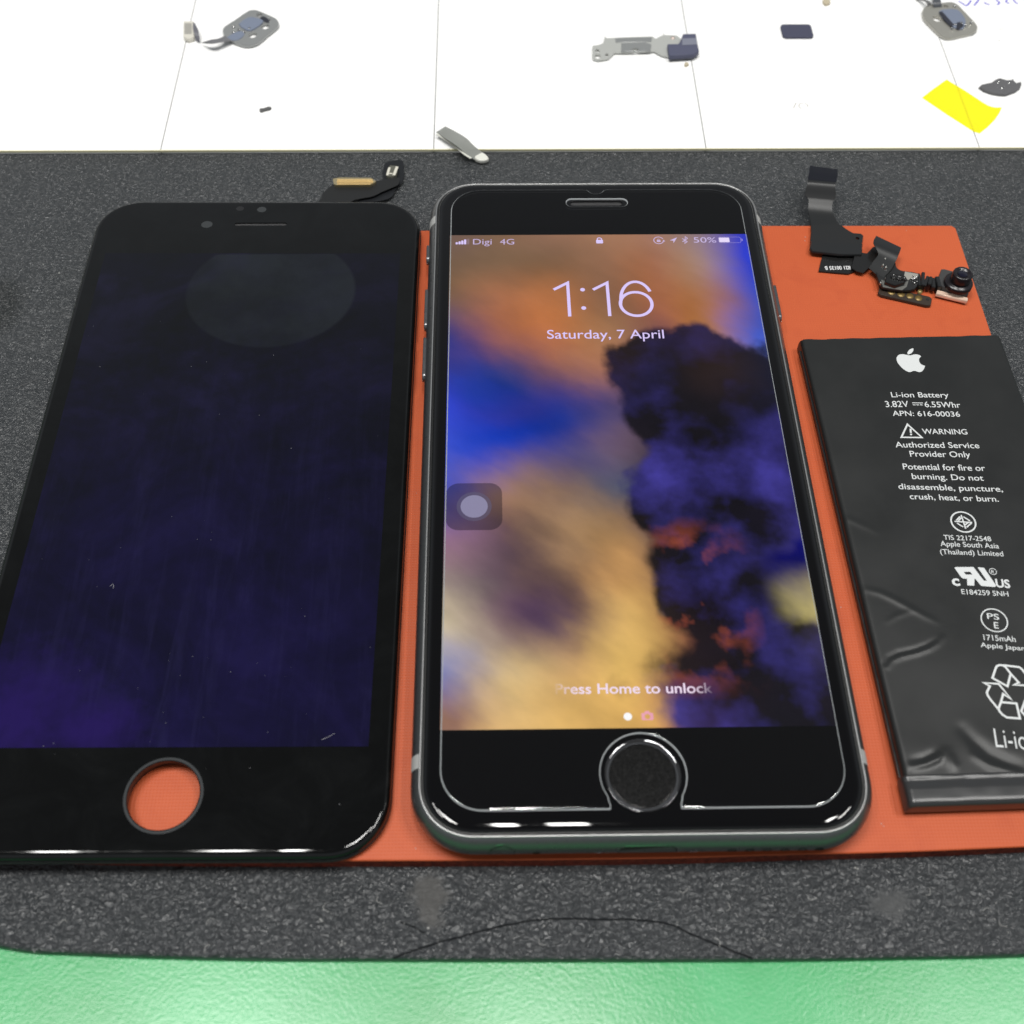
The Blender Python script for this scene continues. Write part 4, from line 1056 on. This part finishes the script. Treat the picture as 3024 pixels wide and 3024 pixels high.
rib([(g(720, 100), g(830, 90), ZA + 1.0), (g(705, 20), g(815, 15), ZA + 1.8), (g(700, -80), g(800, -80), ZA + 1.5)], mat('dark_film_cable', (.07, .075, .085), .35), 'cable', t, .1)
rib([(g(640, 90), g(690, 60), ZA + .9), (g(620, 30), g(650, 10), ZA + 1.6), (g(540, 0), g(560, -20), ZA + .8), (g(480, -10), g(490, -30), ZA + .4)], mat('grey_film_cable', (.14, .14, .14), .35), 'cable', t, .1)

Y3 = (1700, 50, .2329)
t = thing('metal_shield', 'long thin metal shield plate with a black foam block on its right end', 'shield plate', (*P(1900, 135, ZA).xy, ZA))
on('plate', [(215, 362), (300, 350), (345, 330), (362, 290), (370, 232), (378, 255), (400, 266), (700, 252), (975, 245), (1015, 272), (1075, 240), (1105, 232), (1112, 192), (1122, 226), (1280, 232), (1340, 275), (1345, 500), (1180, 502), (1090, 480), (1000, 430), (700, 446), (490, 450), (420, 522), (285, 545), (225, 530), (212, 500)], Y3, ZA + .3, ZA + .7, mat('stamped_tin', (.55, .56, .53), .38, .4), t,
   [hole_px(276, 428, 26, 22, Y3, ZA + .7), hole_px(280, 500, 38, 30, Y3, ZA + .7), hole_px(395, 482, 22, 20, Y3, ZA + .7), hole_px(758, 424, 36, 14, Y3, ZA + .7)], 1)
on('raised_panel', [(580, 330), (880, 318), (960, 345), (950, 432), (580, 440)], Y3, ZA + .7, ZA + .95, m_brk, t, [hole_px(758, 412, 42, 16, Y3, ZA + .95)], 1)
on('raised_panel', [(500, 268), (970, 252), (960, 312), (510, 325)], Y3, ZA + .7, ZA + .8, m_brk, t, (), 1)
on('foam_block', [(1165, 342), (1305, 338), (1330, 300), (1362, 212), (1525, 208), (1545, 330), (1565, 430), (1500, 472), (1190, 492)], Y3, ZA + .7, ZA + 1.8, mat('dark_foam', (.075, .08, .13), .6), t, (), 1, .15)  # black foam lightened, glare haze painted into its colour
on('tape_band', [(1352, 272), (1532, 265), (1545, 345), (1350, 355)], Y3, ZA + 1.8, ZA + 1.9, mat('grey_tape', (.19, .20, .25), .4), t, (), 1, .03)
c = P(Y3[0] + 1232 * Y3[2], Y3[1] + 268 * Y3[2], ZA + .7); obj('stud', lathe((c.x, c.y), [(.55, ZA + .7), (.5, ZA + .85), (.01, ZA + .9)], 14), mat('pinkish_tin', (.6, .5, .45), .4, .5), t)

pp = smooth_loop(rrect(1, 1, .2, 4), 1)
c0_, c1_ = P(2304, 72, ZA + .5), P(2404, 110, ZA + .5)
fo = obj('foam_strip', slab(rrect(c1_.x - c0_.x, c0_.y - c1_.y, .9, 6, (c0_.x + c1_.x) / 2, (c0_.y + c1_.y) / 2), [], rounded(ZA + .004, ZA + .6, .15)), mat('hazed_foam', (.05, .053, .09), .7))  # foam colour raised to stand for glare over the pale board
tag(fo, 'small dark rounded foam strip alone on the white board, right of the metal shield', 'foam strip')
R2 = (1512, 0, .7826)
def bit(name, pts, R, h_, m, label, cat, sm=2):
    o_ = obj(name, slab(smooth_loop(PX2(pts, R, ZA + h_), sm), [], [(0, ZA + .004), (0, ZA + h_ * .6), (.1, ZA + h_)]), m); return tag(o_, label, cat)
m_beige = mat('beige_crumb', (.48, .42, .30), .6)
bit('plastic_crumb', [(1386, 570), (1420, 572), (1437, 590), (1420, 608), (1384, 612)], Y3, .5, m_beige, 'tiny beige crumb just below the metal shield', 'crumb')
bit('plastic_crumb', [(2431, -4), (2450, -4), (2452, 8), (2441, 13), (2432, 8)], (0, 0, 1), .5, m_beige, 'tiny beige crumb at the very top of the white board above the foam strip', 'crumb')
bit('film_scrap', [(766, 320), (780, 318), (792, 314), (801, 315), (797, 322), (783, 325), (770, 329)], (0, 0, 1), .4, mat('grey_scrap', (.10, .10, .10), .5), 'small dark grey scrap alone on the white board above the bare panel', 'scrap')
# half-moon grille with crumbly edge
hm = bit('mesh_cover', [(1328, 1165), (1360, 1135), (1420, 1122), (1490, 1108), (1545, 1070), (1600, 1048), (1660, 1062), (1700, 1074), (1770, 1072), (1782, 1050), (1800, 1085), (1830, 1112), (1870, 1100), (1895, 1095), (1903, 1130), (1880, 1180), (1820, 1225), (1690, 1272), (1600, 1268), (1500, 1250), (1400, 1215)], Y2, .6, m_blk, 'dark half moon shaped scrap of mesh right of the yellow sticker', 'mesh scrap', 1)
b = NB(hm.data.materials[0]); 
hm.data.materials.clear(); mh = mat('charcoal_mesh', (.11, .11, .115), .5); b = NB(mh); b.bump(b.noise(1.6, 4), .7, .4); hm.data.materials.append(mh)
for x, y in ((1588, 1100), (1730, 1118), (1635, 1188)):
    c = P(Y2[0] + x * Y2[2], Y2[1] + y * Y2[2], ZA + .6); obj('bright_spot', lathe((c.x, c.y), [(.4, ZA + .59), (.35, ZA + .72), (.01, ZA + .75)], 12), m_steel, hm)
# yellow see-through sticker
m_yel = bpy.data.materials.new('yellow_film'); m_yel.use_nodes = True
n_, l_ = m_yel.node_tree.nodes, m_yel.node_tree.links; pb = n_['Principled BSDF']
pb.inputs['Base Color'].default_value = (1.0, .97, .03, 1); pb.inputs['Roughness'].default_value = .4
tr = n_.new('ShaderNodeBsdfTransparent'); tr.inputs[0].default_value = (1, .93, .06, 1); mx = n_.new('ShaderNodeMixShader'); mx.inputs[0].default_value = .5
l_.new(tr.outputs[0], mx.inputs[1]); l_.new(pb.outputs[0], mx.inputs[2]); l_.new(mx.outputs[0], n_['Material Output'].inputs[0])
yl = PX2([(560, 1315), (700, 1205), (890, 1070), (1130, 1215), (1380, 1380), (1440, 1415), (1500, 1438), (1560, 1447), (1632, 1445), (1600, 1520), (1540, 1610), (1440, 1712), (1335, 1795), (1255, 1772), (900, 1545)], Y2, ZA + .03)
tag(obj('sticker', flat(yl, ZA + .03), m_yel), 'bright yellow strip of film stuck over a seam of the white board', 'sticker')
# curled clear tape over the front rim of the board
m_tp = bpy.data.materials.new('cloudy_tape'); m_tp.use_nodes = True
n_, l_ = m_tp.node_tree.nodes, m_tp.node_tree.links; pb = n_['Principled BSDF']; pb.inputs['Base Color'].default_value = (.30, .31, .29, 1); pb.inputs['Roughness'].default_value = .2
tr = n_.new('ShaderNodeBsdfTransparent'); tr.inputs[0].default_value = (.7, .7, .68, 1); mx = n_.new('ShaderNodeMixShader'); mx.inputs[0].default_value = .75
l_.new(tr.outputs[0], mx.inputs[1]); l_.new(pb.outputs[0], mx.inputs[2]); l_.new(mx.outputs[0], n_['Material Output'].inputs[0])
Y6 = (1250, 360, .1087); g = lambda x, y: (Y6[0] + x * Y6[2], Y6[1] + y * Y6[2])
tp = rib([(g(350, 275), g(600, 120), ZA + .9), (g(600, 440), g(900, 275), ZA + 1.7), (g(850, 610), g(1180, 450), ZA + 1.9), (g(1100, 810), g(1370, 640), ZA + 1.3), (g(1280, 950), g(1560, 790), ZA + .5), (g(1420, 1040), g(1720, 910), ZA - .2), (g(1560, 1080), g(1790, 1010), ZA - .4)], m_tp, 'tape_strip', None, .12)
tag(tp, 'curled cloudy tape strip hanging over the front rim of the white board', 'tape strip')
obj('tape_lip', stroke(smooth_loop(PX2([(360, 300), (620, 470), (880, 650), (1120, 850), (1300, 965)], Y6, ZA + 1.3), 4, False), .5, lambda x, y: ZA + 1.1), mat('pale_tape_edge', (.62, .62, .56), .3), tp)
obj('glue_lump', slab(smooth_loop(PX2([(1385, 860), (1440, 800), (1560, 820), (1690, 880), (1780, 1000), (1650, 1060), (1500, 1050), (1390, 980)], Y6, ZA + .1), 3), [], rounded(ZA - .5, ZA + .3, .35)), mat('milky_glue', (.70, .70, .64), .25), tp)

# ---------------------------------------------------------------- dust and lint
bm = bmesh.new()
def speck(c, z, r):
    k = random.randint(4, 6); a0 = random.random() * 6
    lo_ = [Vector((c.x + r * random.uniform(.5, 1) * math.cos(a0 + 6.283 * i / k), c.y + r * random.uniform(.5, 1) * math.sin(a0 + 6.283 * i / k))) for i in range(k)]
    top = bm.verts.new((c.x, c.y, z + r * .6)); ring = [bm.verts.new((*q, z)) for q in lo_]
    for i in range(k): bm.faces.new((ring[i], ring[(i + 1) % k], top))
def inside_pad(c): return -97 < c.x < 76 and -69.5 < c.y < 62.5
for k in range(420):
    c = P(random.uniform(0, 3024), random.uniform(455, 1750) if k < 330 else random.uniform(2570, 2820), ZB)
    if inside_pad(c): continue
    speck(c, ZB + .01, random.choice((.07, .09, .1, .13)) * (1.3 if random.random() < .08 else 1))
for px_, py_ in ((128, 781), (88, 877), (174, 806), (1395, 370 * 0 + 503), (2037, 520), (1265, 2740)): speck(P(px_, py_, ZB), ZB + .01, .22)
for px_, py_ in ((945, 2715), (950, 2720), (1010, 2780), (1000, 2784), (1018, 2786), (1008, 2790), (2532, 2565), (2526, 2562)): speck(P(px_, py_, ZB), ZB + .01, .2)
for px_, py_ in ((2483, 1793), (1228, 2505), (2603, 2433), (2610, 2440), (2378, 700), (2377, 711), (2677, 681), (1230, 1456)): speck(P(px_, py_, 0), .01, .14)
for k in range(70):
    q = Vector((random.uniform(-37, 76), random.uniform(-68, 61), 0))
    if -34.5 < q.x < 34.5 or (36 < q.x and q.y < 29): continue
    speck(q, .01, random.choice((.05, .07, .1)))
for k in range(14):
    q = P(random.uniform(100, 2950), random.uniform(2600, 2810), ZB).xy; a_ = random.random() * 6
    stroke(smooth_loop([q, q + Vector((math.cos(a_), math.sin(a_))) * .7, q + Vector((math.cos(a_ + .8), math.sin(a_ + .8))) * 1.3], 4, False), .05, ZB + .05, bm)
tag(obj('dust', bm, mat('pale_dust', (.42, .42, .40), .8)), kind='stuff')
bm = bmesh.new()
for k in range(60):
    c = P(random.uniform(60, 1150), random.uniform(760, 2440), DZ); q = Dinv(c)
    if abs(q.x) > 31 or abs(q.y) > 66 or (c.xy - hc.xy).length < 6.2: continue
    speck(c, DZ + .02, random.choice((.03, .04, .06, .08)))
for px_, py_ in ((565, 1082), (295, 1083), (490, 2135), (128, 2204), (158, 2195), (738, 2268), (1003, 2375)): speck(P(px_, py_, DZ), DZ + .02, .1)
stroke(smooth_loop(PL([(950, 2185), (970, 2176), (988, 2166)], DZ), 4, False), .05, DZ + .02, bm)
stroke(smooth_loop(PL([(325, 1732), (333, 1725), (336, 1730), (334, 1738)], DZ), 4, False), .05, DZ + .02, bm)
tag(obj('lint', bm, mat('pale_lint', (.30, .30, .32), .8)), kind='stuff')
